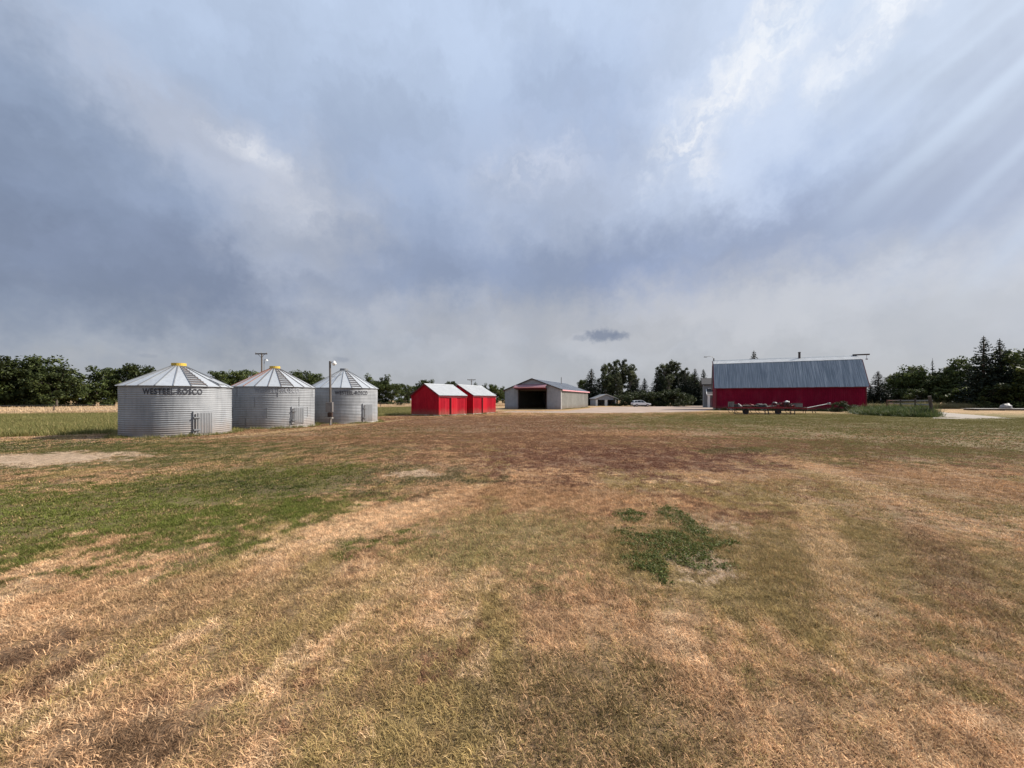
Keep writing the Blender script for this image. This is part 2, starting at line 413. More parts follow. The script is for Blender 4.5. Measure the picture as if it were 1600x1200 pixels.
def lawn_group():
    g = bpy.data.node_groups.new('lawn_colour', 'ShaderNodeTree')
    g.interface.new_socket('Color', in_out='OUTPUT', socket_type='NodeSocketColor')
    g.interface.new_socket('Jitter', in_out='INPUT', socket_type='NodeSocketFloat')
    g.interface.new_socket('Bare', in_out='OUTPUT', socket_type='NodeSocketFloat')
    t = NT(g)
    out = t.node('NodeGroupOutput')
    P = t.node('ShaderNodeNewGeometry').outputs['Position']
    P = t.vec('MULTIPLY', P, (1, 1, 0))
    J = t.math('MULTIPLY_ADD', t.node('NodeGroupInput').outputs[0], -2.4, 0.0)
    def sift(m): return t.math('MULTIPLY_ADD', m, 3.2, t.math('ADD', J, -0.1), clamp=True)
    na = t.noise(t.vec('MULTIPLY', P, (1, 0.38, 1)), 0.55, 3, 0.6, flat=True)
    nb = t.noise(t.vec('MULTIPLY', P, (1, 0.6, 1)), 1.9, 4, 0.65, flat=True)
    nc = t.noise(P, 6.5, 3, 0.62, flat=True)
    wn = t.vec('SUBTRACT', t.noise(P, 0.9, 2, 0.55, col=True, flat=True), (.5, .5, .5))
    wm = t.vec('SUBTRACT', t.noise(P, 4.0, 3, 0.6, col=True, flat=True), (.5, .5, .5))
    warp = t.vec('ADD', t.vec('SCALE', wn, None, 1.4), t.vec('SCALE', wm, None, 1.5))
    col = t.mix(sift(t.rng(na, 0.34, 0.70)), TAN, OLIVE)
    col = t.mix(sift(t.rng(nb, 0.42, 0.74, 0, 0.85)), col, STRAW)
    col = t.mix(t.rng(nb, 0.46, 0.26, 0, 0.55), col, (0.26, 0.155, 0.085))

    def patch(px, hw, p0, p1, c, amount, soft=0.55, breakup=None):
        nonlocal col
        ya, yb = G(800, p1)[1], G(800, p0)[1]
        yc, ry = (ya + yb) / 2, (yb - ya) / 2
        m = t.blob(P, warp, ((px - 800) / F * yc, yc), (hw / F * yc, ry), 0, soft, amount)
        if breakup is not None: m = t.math('MULTIPLY', m, breakup)
        col = t.mix(sift(m), col, c)
        return m

    def strip(a, b, half, c, amount, soft=0.6):
        nonlocal col
        (x0, y0), (x1, y1) = a, b
        L = math.hypot(x1 - x0, y1 - y0) / 2
        m = t.blob(P, t.vec('SCALE', warp, None, 0.6), ((x0 + x1) / 2, (y0 + y1) / 2), (L, half), math.atan2(y1 - y0, x1 - x0), soft, amount)
        col = t.mix(sift(m), col, c)

    mot = t.rng(nb, 0.36, 0.60, 0.30, 1.0)
    mot2 = t.rng(nc, 0.36, 0.60, 0.35, 1.0)
    patch(1520, 680, 644, 745, (0.165, 0.148, 0.045), 1.0, 0.4)
    patch(1450, 340, 684, 738, (0.165, 0.148, 0.046), 0.9, 0.5)
    patch(1430, 260, 662, 700, (0.14, 0.14, 0.04), 0.9, 0.5, mot)
    patch(800, 480, 648, 758, REDB, 1.0, 0.35, t.rng(nb, 0.34, 0.52, 0.5, 1.0))
    patch(1080, 170, 650, 692, (0.18, 0.165, 0.05), 0.95, 0.5, mot)
    patch(560, 200, 664, 690, (0.17, 0.15, 0.055), 0.6, 0.5, mot)
    patch(1120, 90, 650, 664, GREEN, 0.6, 0.5)
    patch(970, 220, 696, 748, (0.19, 0.088, 0.056), 1.0, 0.35, t.rng(nb, 0.34, 0.52, 0.5, 1.0))
    patch(1150, 62, 698, 709, DKGREEN, 0.8, 0.5, mot2)
    patch(1000, 120, 672, 682, TAN, 0.7, 0.5, mot2)
    patch(40, 420, 684, 762, (0.105, 0.105, 0.034), 1.0, 0.35, t.rng(nb, 0.34, 0.52, 0.55, 1.0))
    patch(120, 330, 740, 768, (0.165, 0.105, 0.052), 0.6, 0.5, mot)
    patch(430, 280, 688, 738, (0.15, 0.118, 0.05), 0.85, 0.5, mot)
    patch(150, 450, 748, 910, GREEN, 1.0, 0.35, t.rng(nb, 0.30, 0.55, 0.75, 1.0))
    patch(420, 210, 722, 790, GREEN, 0.95, 0.5)
    patch(200, 420, 770, 850, (0.13, 0.155, 0.03), 0.8, 0.5, mot)
    patch(380, 150, 740, 778, DKGREEN, 0.75, 0.55, mot)
    patch(60, 240, 690, 704, DKGREEN, 0.7, 0.5, mot)
    patch(640, 140, 722, 775, (0.075, 0.08, 0.03), 0.8, 0.5, mot)
    patch(260, 330, 692, 740, (0.105, 0.108, 0.034), 0.85, 0.5, mot)
    bare = patch(70, 135, 706, 730, BARE, 0.95, 0.25)
    bare = t.math('MAXIMUM', bare, patch(646, 32, 735, 748, BARE, 0.95, 0.3))
    strip(G(300, 688), G(640, 655), 0.75, (0.50, 0.36, 0.19), 0.8)
    strip(G(60, 682), G(200, 674), 0.5, (0.50, 0.38, 0.22), 0.7)
    strip(G(360, 885), G(740, 765), 0.5, STRAW, 0.75)
    strip(G(560, 960), G(900, 780), 0.4, (0.30, 0.245, 0.10), 0.55)
    patch(840, 190, 755, 800, ORANGE, 0.7, 0.5, mot)
    patch(790, 170, 800, 905, (0.275, 0.235, 0.095), 0.7, 0.5)
    patch(1500, 330, 740, 860, (0.24, 0.19, 0.07), 0.75, 0.5, mot)
    patch(1400, 280, 726, 792, ORANGE, 0.7, 0.5, mot)
    patch(1280, 400, 800, 1040, (0.29, 0.215, 0.088), 0.85, 0.5)
    strip(G(1600, 860), G(1240, 715), 0.45, STRAW, 0.45)
    strip(G(1420, 1150), G(1250, 760), 0.28, STRAW, 0.5)
    strip(G(1590, 1050), G(1420, 800), 0.3, (0.22, 0.12, 0.068), 0.55)
    patch(40, 130, 985, 1085, DKBROWN, 0.9, 0.5, mot)
    patch(225, 150, 1110, 1230, (0.165, 0.098, 0.055), 0.85, 0.5, mot)
    patch(900, 200, 1020, 1260, (0.20, 0.145, 0.062), 0.75, 0.5)
    patch(640, 160, 880, 960, STRAW, 0.45, 0.5)
    patch(330, 260, 890, 980, (0.34, 0.23, 0.115), 0.55, 0.5)
    bare = t.math('MAXIMUM', bare, patch(1092, 54, 860, 914, BARE, 0.95, 0.4, mot2))
    bare = t.math('MAXIMUM', bare, patch(1110, 60, 798, 840, BARE, 0.55, 0.5, mot2))
    fine = t.rng(nc, 0.3, 0.7, 0.78, 1.22)
    cv = t.node('ShaderNodeCombineXYZ')
    for i in range(3): t.put(cv.inputs[i], fine)
    col = t.mix(1.0, col, cv.outputs[0], 'MULTIPLY')
    t.l.new(col, out.inputs[0]); t.l.new(bare, out.inputs[1])
    return g


LAWN = lawn_group()


def lawn_soil():
    m, t, b = mat('lawn_soil')
    g = t.node('ShaderNodeGroup'); g.node_tree = LAWN
    P = t.node('ShaderNodeNewGeometry').outputs['Position']
    n = t.noise(P, 45.0, 3, 0.7, flat=True)
    t.put(g.inputs[0], t.rng(n, 0.3, 0.7, 0, 1))
    n2 = t.noise(t.mapping(P, scale=(1, .5, 1)), 9.0, 5, 0.65)
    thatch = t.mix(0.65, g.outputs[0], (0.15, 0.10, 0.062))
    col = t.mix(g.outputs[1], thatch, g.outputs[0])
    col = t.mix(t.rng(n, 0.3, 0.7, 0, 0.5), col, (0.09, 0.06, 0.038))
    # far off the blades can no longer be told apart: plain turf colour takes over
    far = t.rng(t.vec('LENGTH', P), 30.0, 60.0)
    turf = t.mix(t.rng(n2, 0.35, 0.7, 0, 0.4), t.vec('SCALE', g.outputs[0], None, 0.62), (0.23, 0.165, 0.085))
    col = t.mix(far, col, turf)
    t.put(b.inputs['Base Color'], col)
    b.inputs['Roughness'].default_value = 0.95
    b.inputs['Specular IOR Level'].default_value = 0.1
    bump(t, b, t.noise(P, 30.0, 4, 0.7), 0.6, 0.03)


def blade_mat():
    m, t, b = mat('lawn_blade')
    g = t.node('ShaderNodeGroup'); g.node_tree = LAWN
    at = t.node('ShaderNodeAttribute'); at.attribute_name = 'rnd'
    f = at.outputs['Fac']
    t.put(g.inputs[0], t.math('FRACT', t.math('MULTIPLY', f, 37.31)))
    light = t.mix(t.rng(f, 0.66, 0.97, 0, 0.8), g.outputs[0], t.mix(0.14, t.vec('MULTIPLY', g.outputs[0], (1.55, 1.5, 1.45)), (0.85, 0.66, 0.42)))
    col = t.mix(t.rng(f, 0.42, 0.02, 0, 0.72), light, t.vec('MULTIPLY', g.outputs[0], (0.32, 0.28, 0.26)))
    t.put(b.inputs['Base Color'], col)
    b.inputs['Roughness'].default_value = 0.7
    b.inputs['Specular IOR Level'].default_value = 0.06
    tr = t.node('ShaderNodeBsdfTranslucent'); t.put(tr.inputs[0], col)
    mx = t.node('ShaderNodeMixShader'); mx.inputs[0].default_value = 0.25
    o = [n for n in t.n if n.type == 'OUTPUT_MATERIAL'][0]
    t.l.new(b.outputs[0], mx.inputs[1]); t.l.new(tr.outputs[0], mx.inputs[2]); t.l.new(mx.outputs[0], o.inputs[0])


lawn_soil(); blade_mat()


def granular(name, c, c2, c3, scale=20.0):
    m, t, b = mat(name)
    P = t.node('ShaderNodeNewGeometry').outputs['Position']
    a = t.noise(P, 0.35, 5, 0.6); n = t.noise(P, scale, 4, 0.7)
    col = t.mix(t.rng(a, 0.35, 0.65), c, c2)
    col = t.mix(t.rng(n, 0.45, 0.75, 0, 0.6), col, c3)
    t.put(b.inputs['Base Color'], col)
    b.inputs['Roughness'].default_value = 0.95
    b.inputs['Specular IOR Level'].default_value = 0.15
    bump(t, b, n, 0.7, 0.03)


granular('gravel', (0.36, 0.275, 0.225), (0.27, 0.205, 0.165), (0.20, 0.16, 0.13), 4)
granular('pale_gravel', (0.34, 0.30, 0.26), (0.26, 0.225, 0.19), (0.20, 0.17, 0.145), 5)
granular('field_soil', (0.30, 0.22, 0.12), (0.36, 0.26, 0.14), (0.22, 0.16, 0.09), 3)


# ------------------------------------------------------------------ mesh helpers
def mesh_from(name, v, f, m, smooth=False):
    me = bpy.data.meshes.new(name)
    me.from_pydata([tuple(x) for x in v], [], [tuple(x) for x in f])
    if m: me.materials.append(MATS[m])
    if smooth: me.polygons.foreach_set('use_smooth', [True] * len(me.polygons))
    me.update()
    return me


def quick_mesh(name, V, Fq, m, rnd=None, smooth=False):
    """numpy mesh: V (n,3), Fq list of (k, index array) all the same face size"""
    me = bpy.data.meshes.new(name)
    V = np.asarray(V, np.float32)
    me.vertices.add(len(V)); me.vertices.foreach_set('co', V.ravel())
    loops = np.concatenate([f.ravel() for f in Fq]).astype(np.int32)
    sizes = np.concatenate([np.full(len(f), f.shape[1]) for f in Fq]).astype(np.int32)
    starts = np.concatenate([[0], np.cumsum(sizes)[:-1]]).astype(np.int32)
    me.loops.add(len(loops)); me.loops.foreach_set('vertex_index', loops)
    me.polygons.add(len(sizes)); me.polygons.foreach_set('loop_start', starts)
    if rnd is not None:
        a = me.attributes.new('rnd', 'FLOAT', 'POINT')
        a.data.foreach_set('value', np.asarray(rnd, np.float32))
    if smooth: me.polygons.foreach_set('use_smooth', np.ones(len(sizes), bool))
    me.materials.append(MATS[m])
    me.update(calc_edges=True); me.validate()
    return me


def link(name, data, parent=None, loc=(0, 0, 0), rot=(0, 0, 0), scale=(1, 1, 1)):
    o = bpy.data.objects.new(name, data)
    COL.objects.link(o)
    o.location = loc; o.rotation_euler = rot; o.scale = scale
    if parent: o.parent = parent
    return o


def tag(o, label=None, cat=None, group=None, kind=None):
    if label: o['label'] = label
    if cat: o['category'] = cat
    if group: o['group'] = group
    if kind: o['kind'] = kind
    return o


def thing(name, label, cat, loc=(0, 0, 0), rz=0.0, group=None):
    o = link(name, None, None, loc, (0, 0, rz))
    o.empty_display_size = 0.3
    return tag(o, label, cat, group)


class MB:
    def __init__(s):
        s.v, s.f = [], []
    def add(s, v, f):
        k = len(s.v)
        s.v += [tuple(x) for x in v]; s.f += [tuple(i + k for i in x) for x in f]
        return s
    def box(s, x0, x1, y0, y1, z0, z1, bev=0.0):
        if bev <= 0:
            v = [(x, y, z) for z in (z0, z1) for (x, y) in ((x0, y0), (x1, y0), (x1, y1), (x0, y1))]
            return s.add(v, [(3, 2, 1, 0), (4, 5, 6, 7), (0, 1, 5, 4), (1, 2, 6, 5), (2, 3, 7, 6), (3, 0, 4, 7)])
        b = bev
        v = []
        for z, i in ((z0, b), (z0 + b, 0), (z1 - b, 0), (z1, b)):
            xa, xb, ya, yb = x0 + i, x1 - i, y0 + i, y1 - i
            v += [(xa + b, ya, z), (xb - b, ya, z), (xb, ya + b, z), (xb, yb - b, z), (xb - b, yb, z), (xa + b, yb, z), (xa, yb - b, z), (xa, ya + b, z)]
        f = [tuple(range(7, -1, -1)), tuple(range(24, 32))]
        for r in range(3):
            for i in range(8):
                j = (i + 1) % 8
                f.append((r * 8 + i, r * 8 + j, r * 8 + 8 + j, r * 8 + 8 + i))
        return s.add(v, f)
    def tube(s, p0, p1, r0, r1=None, n=8, cap=True):
        r1 = r0 if r1 is None else r1
        p0, p1 = Vector(p0), Vector(p1)
        d = (p1 - p0).normalized()
        a = d.orthogonal().normalized(); b = d.cross(a)
        v = []
        for p, r in ((p0, r0), (p1, r1)):
            v += [tuple(p + (a * math.cos(2 * math.pi * i / n) + b * math.sin(2 * math.pi * i / n)) * r) for i in range(n)]
        f = [(i, (i + 1) % n, n + (i + 1) % n, n + i) for i in range(n)]
        if cap: f += [tuple(range(n - 1, -1, -1)), tuple(range(n, 2 * n))]
        return s.add(v, f)
    def path(s, pts, radii, n=6):
        for i in range(len(pts) - 1):
            s.tube(pts[i], pts[i + 1], radii[i], radii[i + 1], n)
        return s
    def bar(s, p0, p1, wd, ht, up=(0, 0, 1)):
        p0, p1 = Vector(p0), Vector(p1)
        d = (p1 - p0).normalized(); u = Vector(up)
        sd = d.cross(u).normalized(); u = sd.cross(d).normalized()
        v = []
        for p in (p0, p1):
            for a, b in ((-1, -1), (1, -1), (1, 1), (-1, 1)):
                v.append(tuple(p + sd * a * wd / 2 + u * b * ht / 2))
        return s.add(v, [(3, 2, 1, 0), (4, 5, 6, 7), (0, 1, 5, 4), (1, 2, 6, 5), (2, 3, 7, 6), (3, 0, 4, 7)])
    def prism(s, poly, a, b):
        """poly: list of 3D points, extruded by vector b-a"""
        n = len(poly); d = Vector(b) - Vector(a)
        v = [tuple(Vector(p)) for p in poly] + [tuple(Vector(p) + d) for p in poly]
        f = [tuple(range(n - 1, -1, -1)), tuple(range(n, 2 * n))]
        f += [(i, (i + 1) % n, n + (i + 1) % n, n + i) for i in range(n)]
        return s.add(v, f)
    def build(s, name, m, parent=None, smooth=False, **kw):
        return link(name, mesh_from(name, s.v, s.f, m, smooth), parent, **kw)


def ribbed(width, length, pitch=0.23, rib=0.022, ribw=0.035, thick=0.012, vert=True):
    """ribbed sheet in local x (width) and z (length), outer face towards -y, ribs raised"""
    xs = [(0.0, 0.0)]
    n = max(1, round(width / pitch)); p = width / n
    for i in range(n):
        c = (i + 0.5) * p
        xs += [(c - ribw, 0.0), (c - ribw * 0.5, rib), (c + ribw * 0.5, rib), (c + ribw, 0.0)]
    xs.append((width, 0.0))
    v, f = [], []
    for z in (0.0, length):
        v += [(x, -thick - h, z) for x, h in xs]
    k = len(xs)
    f = [(i, i + 1, k + i + 1, k + i) for i in range(k - 1)]
    b = len(v)
    v += [(0, 0, 0), (width, 0, 0), (width, 0, length), (0, 0, length)]
    f += [(b + 1, b, b + 3, b + 2), (b, 0, k, b + 3), (k - 1, b + 1, b + 2, 2 * k - 1), tuple(range(k - 1, -1, -1)) + (b, b + 1), tuple(range(k, 2 * k)) + (b + 2, b + 3)]
    return v, f


def sheet_row(parent, name, m, origin, xdir, zdir, total, length, count, lap=0.004, pitch=0.23, rib=0.022, jitter=0.0):
    """a run of equal ribbed sheets side by side; each one its own part sharing one mesh"""
    wd = total / count
    v, f = ribbed(wd - lap, length, pitch, rib)
    me = mesh_from(name, v, f, m)
    X, Z = Vector(xdir).normalized(), Vector(zdir).normalized()
    Yv = Z.cross(X)
    out = []
    for i in range(count):
        o = link(name, me, parent)
        M3 = Matrix((X, Yv, Z)).transposed().to_4x4()
        off = Vector(origin) + X * (i * wd) - Yv * (0.004 * (i % 2)) + Z * random.uniform(-jitter, jitter)
        o.matrix_local = Matrix.Translation(off) @ M3
        out.append(o)
    return out


# ------------------------------------------------------------------ ground, drive, pads
def flat_poly(name, pts, z, m, kind='structure', sub=None):
    v = [(x, y, z) for x, y in pts]
    o = link(name, mesh_from(name, v, [tuple(range(len(v)))], m))
    if o.data.polygons[0].normal.z < 0: o.data.flip_normals()
    return tag(o, kind=kind)


def smooth_poly(pts, n=6, jit=0.0):
    """round off and roughen an outline (Catmull-Rom through its points)"""
    out = []
    k = len(pts)
    for i in range(k):
        p0, p1, p2, p3 = [np.array(pts[(i + j) % k]) for j in (-1, 0, 1, 2)]
        for s_ in range(n):
            u = s_ / n
            q = 0.5 * ((2 * p1) + (p2 - p0) * u + (2 * p0 - 5 * p1 + 4 * p2 - p3) * u * u + (3 * p1 - p0 - 3 * p2 + p3) * u ** 3)
            out.append(tuple(q + rng.normal(0, jit, 2)))
    return out


S = 3000
tag(link('lawn', mesh_from('lawn', [(-S, -200, 0), (S, -200, 0), (S, S, 0), (-S, S, 0)], [(0, 1, 2, 3)], 'lawn_soil')), kind='structure')
DRIVE = [G(742, 645.2), G(800, 644.6), G(900, 645.6), G(1000, 645.4), G(1060, 644), G(1100, 642), G(1116, 639), (44, 80), (62, 110), (80, 150), (64, 150), (52, 112), (40, 103),
         (26, 99), (19, 90), G(918, 638.4), G(890, 641.6), G(860, 642.4), G(800, 642.6)]
flat_poly('gravel_drive', DRIVE, 0.004, 'gravel')
PAD = [G(1457, 654), G(1458, 646), G(1470, 643.5), G(1482, 645.2), G(1520, 648.2), G(1560, 651.5), G(1588, 654.4), G(1520, 654.6)]
flat_poly('gravel_pad', PAD, 0.006, 'pale_gravel')
WHEAT = [(-62, 30), (-54, 41), (-26, 80), (-10, 102), (14, 136), (4, 146), (-44, 122), (-82, 69), (-100, 38)]
flat_poly('field', WHEAT, 0.003, 'field_soil')
ROUGH = [(-24.5, 18.0), (-20.6, 20.2), (-19.2, 30), (-15.5, 37), (-13.5, 43), (-8, 58), (-6, 75), (-12, 98), (-26, 79.5), (-54, 40.5), (-62, 29), (-40, 10)]


def inside(poly, x, y):
    x = np.asarray(x); y = np.asarray(y)
    c = np.zeros(x.shape, bool)
    n = len(poly)
    for i in range(n):
        x0, y0 = poly[i]; x1, y1 = poly[(i + 1) % n]
        with np.errstate(divide='ignore', invalid='ignore'):
            hit = ((y0 > y) != (y1 > y)) & (x < (x1 - x0) * (y - y0) / (y1 - y0 + 1e-12) + x0)
        c ^= hit
    return c


# ------------------------------------------------------------------ grass: tiles of blades strewn by geometry nodes
def blade_tile(name, n, radius, length, width, lay, m, ear=False, edge=0.6):
    """a round patch of bent blades (quad + tip), denser in the middle so patches melt together"""
    r = radius * np.sqrt(rng.random(n)) ** (edge + 0.35)
    a = rng.random(n) * 2 * np.pi
    bx, by = r * np.cos(a), r * np.sin(a)
    h = rng.random(n) * 2 * np.pi
    nt = max(6, int(n / 22)); m2 = int(n * 0.6)           # most blades grow in tufts leaning outwards
    tr_, ta_ = radius * np.sqrt(rng.random(nt)) ** (edge + 0.35), rng.random(nt) * 2 * np.pi
    ti = rng.integers(0, nt, m2); off = rng.normal(0, 1, (m2, 2)) * length[1] * 0.33
    bx[:m2] = (tr_ * np.cos(ta_))[ti] + off[:, 0]; by[:m2] = (tr_ * np.sin(ta_))[ti] + off[:, 1]
    h[:m2] = np.arctan2(off[:, 1], off[:, 0]) + rng.normal(0, .7, m2)
    L = length[0] + (length[1] - length[0]) * rng.random(n) ** 1.6
    L[rng.random(n) < 0.03] *= 1.55
    tilt = lay[0] + (lay[1] - lay[0]) * rng.random(n)
    bend = tilt + rng.uniform(0.1, 0.7, n)
    W = rng.uniform(width[0], width[1], n)
    dx, dy = np.cos(h), np.sin(h)
    tw = rng.uniform(-0.9, 0.9, n)
    sx, sy, sz = -dy * np.cos(tw), dx * np.cos(tw), np.sin(tw) * 0.5
    p0 = np.stack([bx, by, np.full(n, -0.004)], 1)
    s1 = np.stack([dx * np.sin(tilt), dy * np.sin(tilt), np.cos(tilt)], 1) * (L * 0.55)[:, None]
    s2 = np.stack([dx * np.sin(bend), dy * np.sin(bend), np.cos(bend)], 1) * (L * 0.45)[:, None]
    p1 = p0 + s1; p2 = p1 + s2
    p1[:, 2] = np.maximum(p1[:, 2], 0.003); p2[:, 2] = np.maximum(p2[:, 2], 0.002)
    side = np.stack([sx, sy, sz], 1) * (W / 2)[:, None]
    if ear:
        V = np.stack([p0 - side * .6, p0 + side * .6, p1 + side, p1 - side, p2 + side * 1.6, p2 - side * 1.6], 1)
        k = 6
        i = np.arange(n) * k
        Fq = [np.stack([i, i + 1, i + 2, i + 3], 1), np.stack([i + 3, i + 2, i + 4, i + 5], 1)]
    else:
        V = np.stack([p0 - side, p0 + side, p1 + side * .8, p1 - side * .8, p2], 1)
        k = 5
        i = np.arange(n) * k
        Fq = [np.stack([i, i + 1, i + 2, i + 3], 1), np.stack([i + 3, i + 2, i + 4], 1)]
    rv = rng.random(n); rv[:m2] = np.clip(rv[:m2] * .7 + rng.random(nt)[ti] * .3, 0, 1)
    rnd = np.repeat(rv, k)
    me = quick_mesh(name, V.reshape(-1, 3), Fq, m, rnd)
    return bpy.data.objects.new(name, me)          # kept out of the scene: only the source for the strewn patches


def strewn(name, tiles, pts, scales, label, cat, zs=None):
    """one object that strews the blade patches over its points"""
    n = len(pts)
    me = bpy.data.meshes.new(name)
    V = np.zeros((n, 3), np.float32); V[:, :2] = pts
    if zs is not None: V[:, 2] = zs
    me.vertices.add(n); me.vertices.foreach_set('co', V.ravel())
    for nm, typ, val in (('turn', 'FLOAT_VECTOR', np.stack([np.zeros(n), np.zeros(n), rng.random(n) * 6.283], 1)),
                         ('size', 'FLOAT_VECTOR', scales), ('pick', 'INT', rng.integers(0, len(tiles), n))):
        at = me.attributes.new(nm, typ, 'POINT')
        if typ == 'INT': at.data.foreach_set('value', val.astype(np.int32))
        else: at.data.foreach_set('vector', np.asarray(val, np.float32).ravel())
    o = link(name, me)
    c = bpy.data.collections.new(name + '_patches')
    for x in tiles: c.objects.link(x)
    g = bpy.data.node_groups.new(name, 'GeometryNodeTree')
    g.interface.new_socket('Geometry', in_out='INPUT', socket_type='NodeSocketGeometry')
    g.interface.new_socket('Geometry', in_out='OUTPUT', socket_type='NodeSocketGeometry')
    t = NT(g)
    gi, go = t.node('NodeGroupInput'), t.node('NodeGroupOutput')
    ci = t.node('GeometryNodeCollectionInfo'); ci.inputs[0].default_value = c
    ci.inputs['Separate Children'].default_value = True; ci.inputs['Reset Children'].default_value = True
    ip = t.node('GeometryNodeInstanceOnPoints')
    def named(nm, typ):
        a = t.node('GeometryNodeInputNamedAttribute', data_type=typ); a.inputs[0].default_value = nm
        return [s_ for s_ in a.outputs if s_.name == 'Attribute' and s_.enabled][0]
    t.l.new(gi.outputs[0], ip.inputs['Points']); t.l.new(ci.outputs[0], ip.inputs['Instance'])
    ip.inputs['Pick Instance'].default_value = True
    t.l.new(named('pick', 'INT'), ip.inputs['Instance Index'])
    t.l.new(named('turn', 'FLOAT_VECTOR'), ip.inputs['Rotation'])
    t.l.new(named('size', 'FLOAT_VECTOR'), ip.inputs['Scale'])
    t.l.new(ip.outputs[0], go.inputs[0])
    md = o.modifiers.new('strew', 'NODES'); md.node_group = g
    return tag(o, label, cat, kind='stuff')


def grid_pts(step, x0, x1, y0, y1, jit=0.35):
    xs, ys = np.meshgrid(np.arange(x0, x1, step), np.arange(y0, y1, step))
    xs = xs + (np.arange(xs.shape[0]) % 2)[:, None] * step / 2
    P = np.stack([xs.ravel(), ys.ravel()], 1)
    return P + rng.uniform(-jit, jit, P.shape) * step


def footprint(c, rz, x0, x1, y0, y1):
    ca, sa = math.cos(rz), math.sin(rz)
    return [(c[0] + ca * x - sa * y, c[1] + sa * x + ca * y) for x, y in ((x0, y0), (x1, y0), (x1, y1), (x0, y1))]


BINS = []          # (cx, cy, r) filled in below, needed for keeping the lawn out of the buildings
def bin_place(px, D):
    a = math.atan2(px - 800, F)
    return D * math.sin(a), D * math.cos(a), a
B1 = (*bin_place(279.5, 25.9), 2.17)
B2 = (*bin_place(429.5, 29.5), 2.30)
B3 = (*bin_place(537.6, 33.0), 2.46)
SHED_A = ((-7.76, 41.5), R(34)); SHED_B = ((-4.6, 46.2), R(27))
MS_C, MS_R, MS_W, MS_L = (3.76, 72.2), R(-23.5), 11.0, 21.8
BARN_O, BARN_R, BARN_L, BARN_W = (34.8, 66.5), R(-24), 19.9, 9.0
SOLID = [footprint(SHED_A[0], -SHED_A[1] + R(0), -4.2, 0, 0, 4.35), footprint(SHED_B[0], -SHED_B[1], -4.2, 0, 0, 5.4),
         footprint(MS_C, MS_R, -MS_W / 2, MS_W / 2, 0, MS_L), footprint(BARN_O, BARN_R, 0, BARN_L, 0, BARN_W)]


def keep_lawn(P, margin=0.0):
    k = np.ones(len(P), bool)
    for poly in SOLID + [DRIVE, PAD, WHEAT, ROUGH]:
        k &= ~inside(poly, P[:, 0], P[:, 1])
    for b in (B1, B2, B3):
        k &= np.hypot(P[:, 0] - b[0], P[:, 1] - b[1]) > b[3] - 0.05
    return k


def field_noise(P, s, seed=0.0):
    return np.array([mnoise.noise((x * s + seed, y * s - seed, seed)) for x, y in P])


def lawn_zone(step, r0, r1, tiles, sc, name, label):
    P = grid_pts(step, -1.9 * r1, 1.9 * r1, 0.0, r1)
    d = np.hypot(P[:, 0], P[:, 1])
    a = np.abs(np.arctan2(P[:, 0], P[:, 1]))
    ok = (d > r0) & (d < r1) & (a < R(62)) & keep_lawn(P)
    P = P[ok]
    hn = field_noise(P, 0.9, 3.0) * 0.35 + field_noise(P, 0.25, 8.0) * 0.25
    hs = np.clip(1.0 + hn, 0.5, 1.6)
    # bare places carry hardly any grass
    for px, py0, py1, hw in ((70, 706, 730, 120), (646, 736, 747, 28), (1092, 862, 912, 46)):
        ya, yb = G(800, py1)[1], G(800, py0)[1]
        yc, ry = (ya + yb) / 2, (yb - ya) / 2
        q = np.hypot((P[:, 0] - (px - 800) / F * yc) / (hw / F * yc), (P[:, 1] - yc) / ry)
        hs = np.where(q < 1.0, hs * (0.25 if px < 1000 else 0.6), hs)
    S_ = np.stack([np.full(len(P), sc), np.full(len(P), sc), hs * sc], 1)
    return strewn(name, tiles, P, S_, label, 'grass')


near = [blade_tile('blade_patch', 5600, 0.46, (0.022, 0.068), (0.0024, 0.0052), (0.5, 1.45), 'lawn_blade') for _ in range(5)]
mid = [blade_tile('blade_patch', 5600, 0.92, (0.025, 0.06), (0.005, 0.010), (0.4, 1.4), 'lawn_blade') for _ in range(4)]
far_ = [blade_tile('blade_patch', 5600, 2.2, (0.025, 0.055), (0.014, 0.026), (0.4, 1.35), 'lawn_blade') for _ in range(4)]
lawn_zone(0.52, 0.9, 7.5, near, 1.0, 'lawn_grass', 'short dry tan and green lawn grass in the foreground')
lawn_zone(1.05, 7.2, 21.0, mid, 1.0, 'lawn_grass', 'patchy brown and green lawn grass in the middle ground')
lawn_zone(2.5, 20.5, 62.0, far_, 1.0, 'lawn_grass', 'mown lawn grass stretching back to the sheds and barn')

# tall unmown grass beside the bins
tall = [blade_tile('tall_patch', 1500, 1.3, (0.14, 0.40), (0.010, 0.022), (0.05, 0.65), 'rough_grass') for _ in range(4)]
P = grid_pts(0.95, -63, -5, 9, 99); P = P[inside(ROUGH, P[:, 0], P[:, 1])]
P = P[np.hypot(P[:, 0], P[:, 1]) < 100]
for b in (B1, B2, B3): P = P[np.hypot(P[:, 0] - b[0], P[:, 1] - b[1]) > b[3] + 1.2]
for poly in SOLID: P = P[~inside(poly, P[:, 0], P[:, 1])]
hs = np.clip(0.9 + 0.5 * field_noise(P, 0.2, 1.0), 0.4, 1.5)
strewn('meadow_grass', tall, P, np.stack([np.ones(len(P)), np.ones(len(P)), hs], 1), 'tall unmown green grass between the bins and the golden field', 'grass')

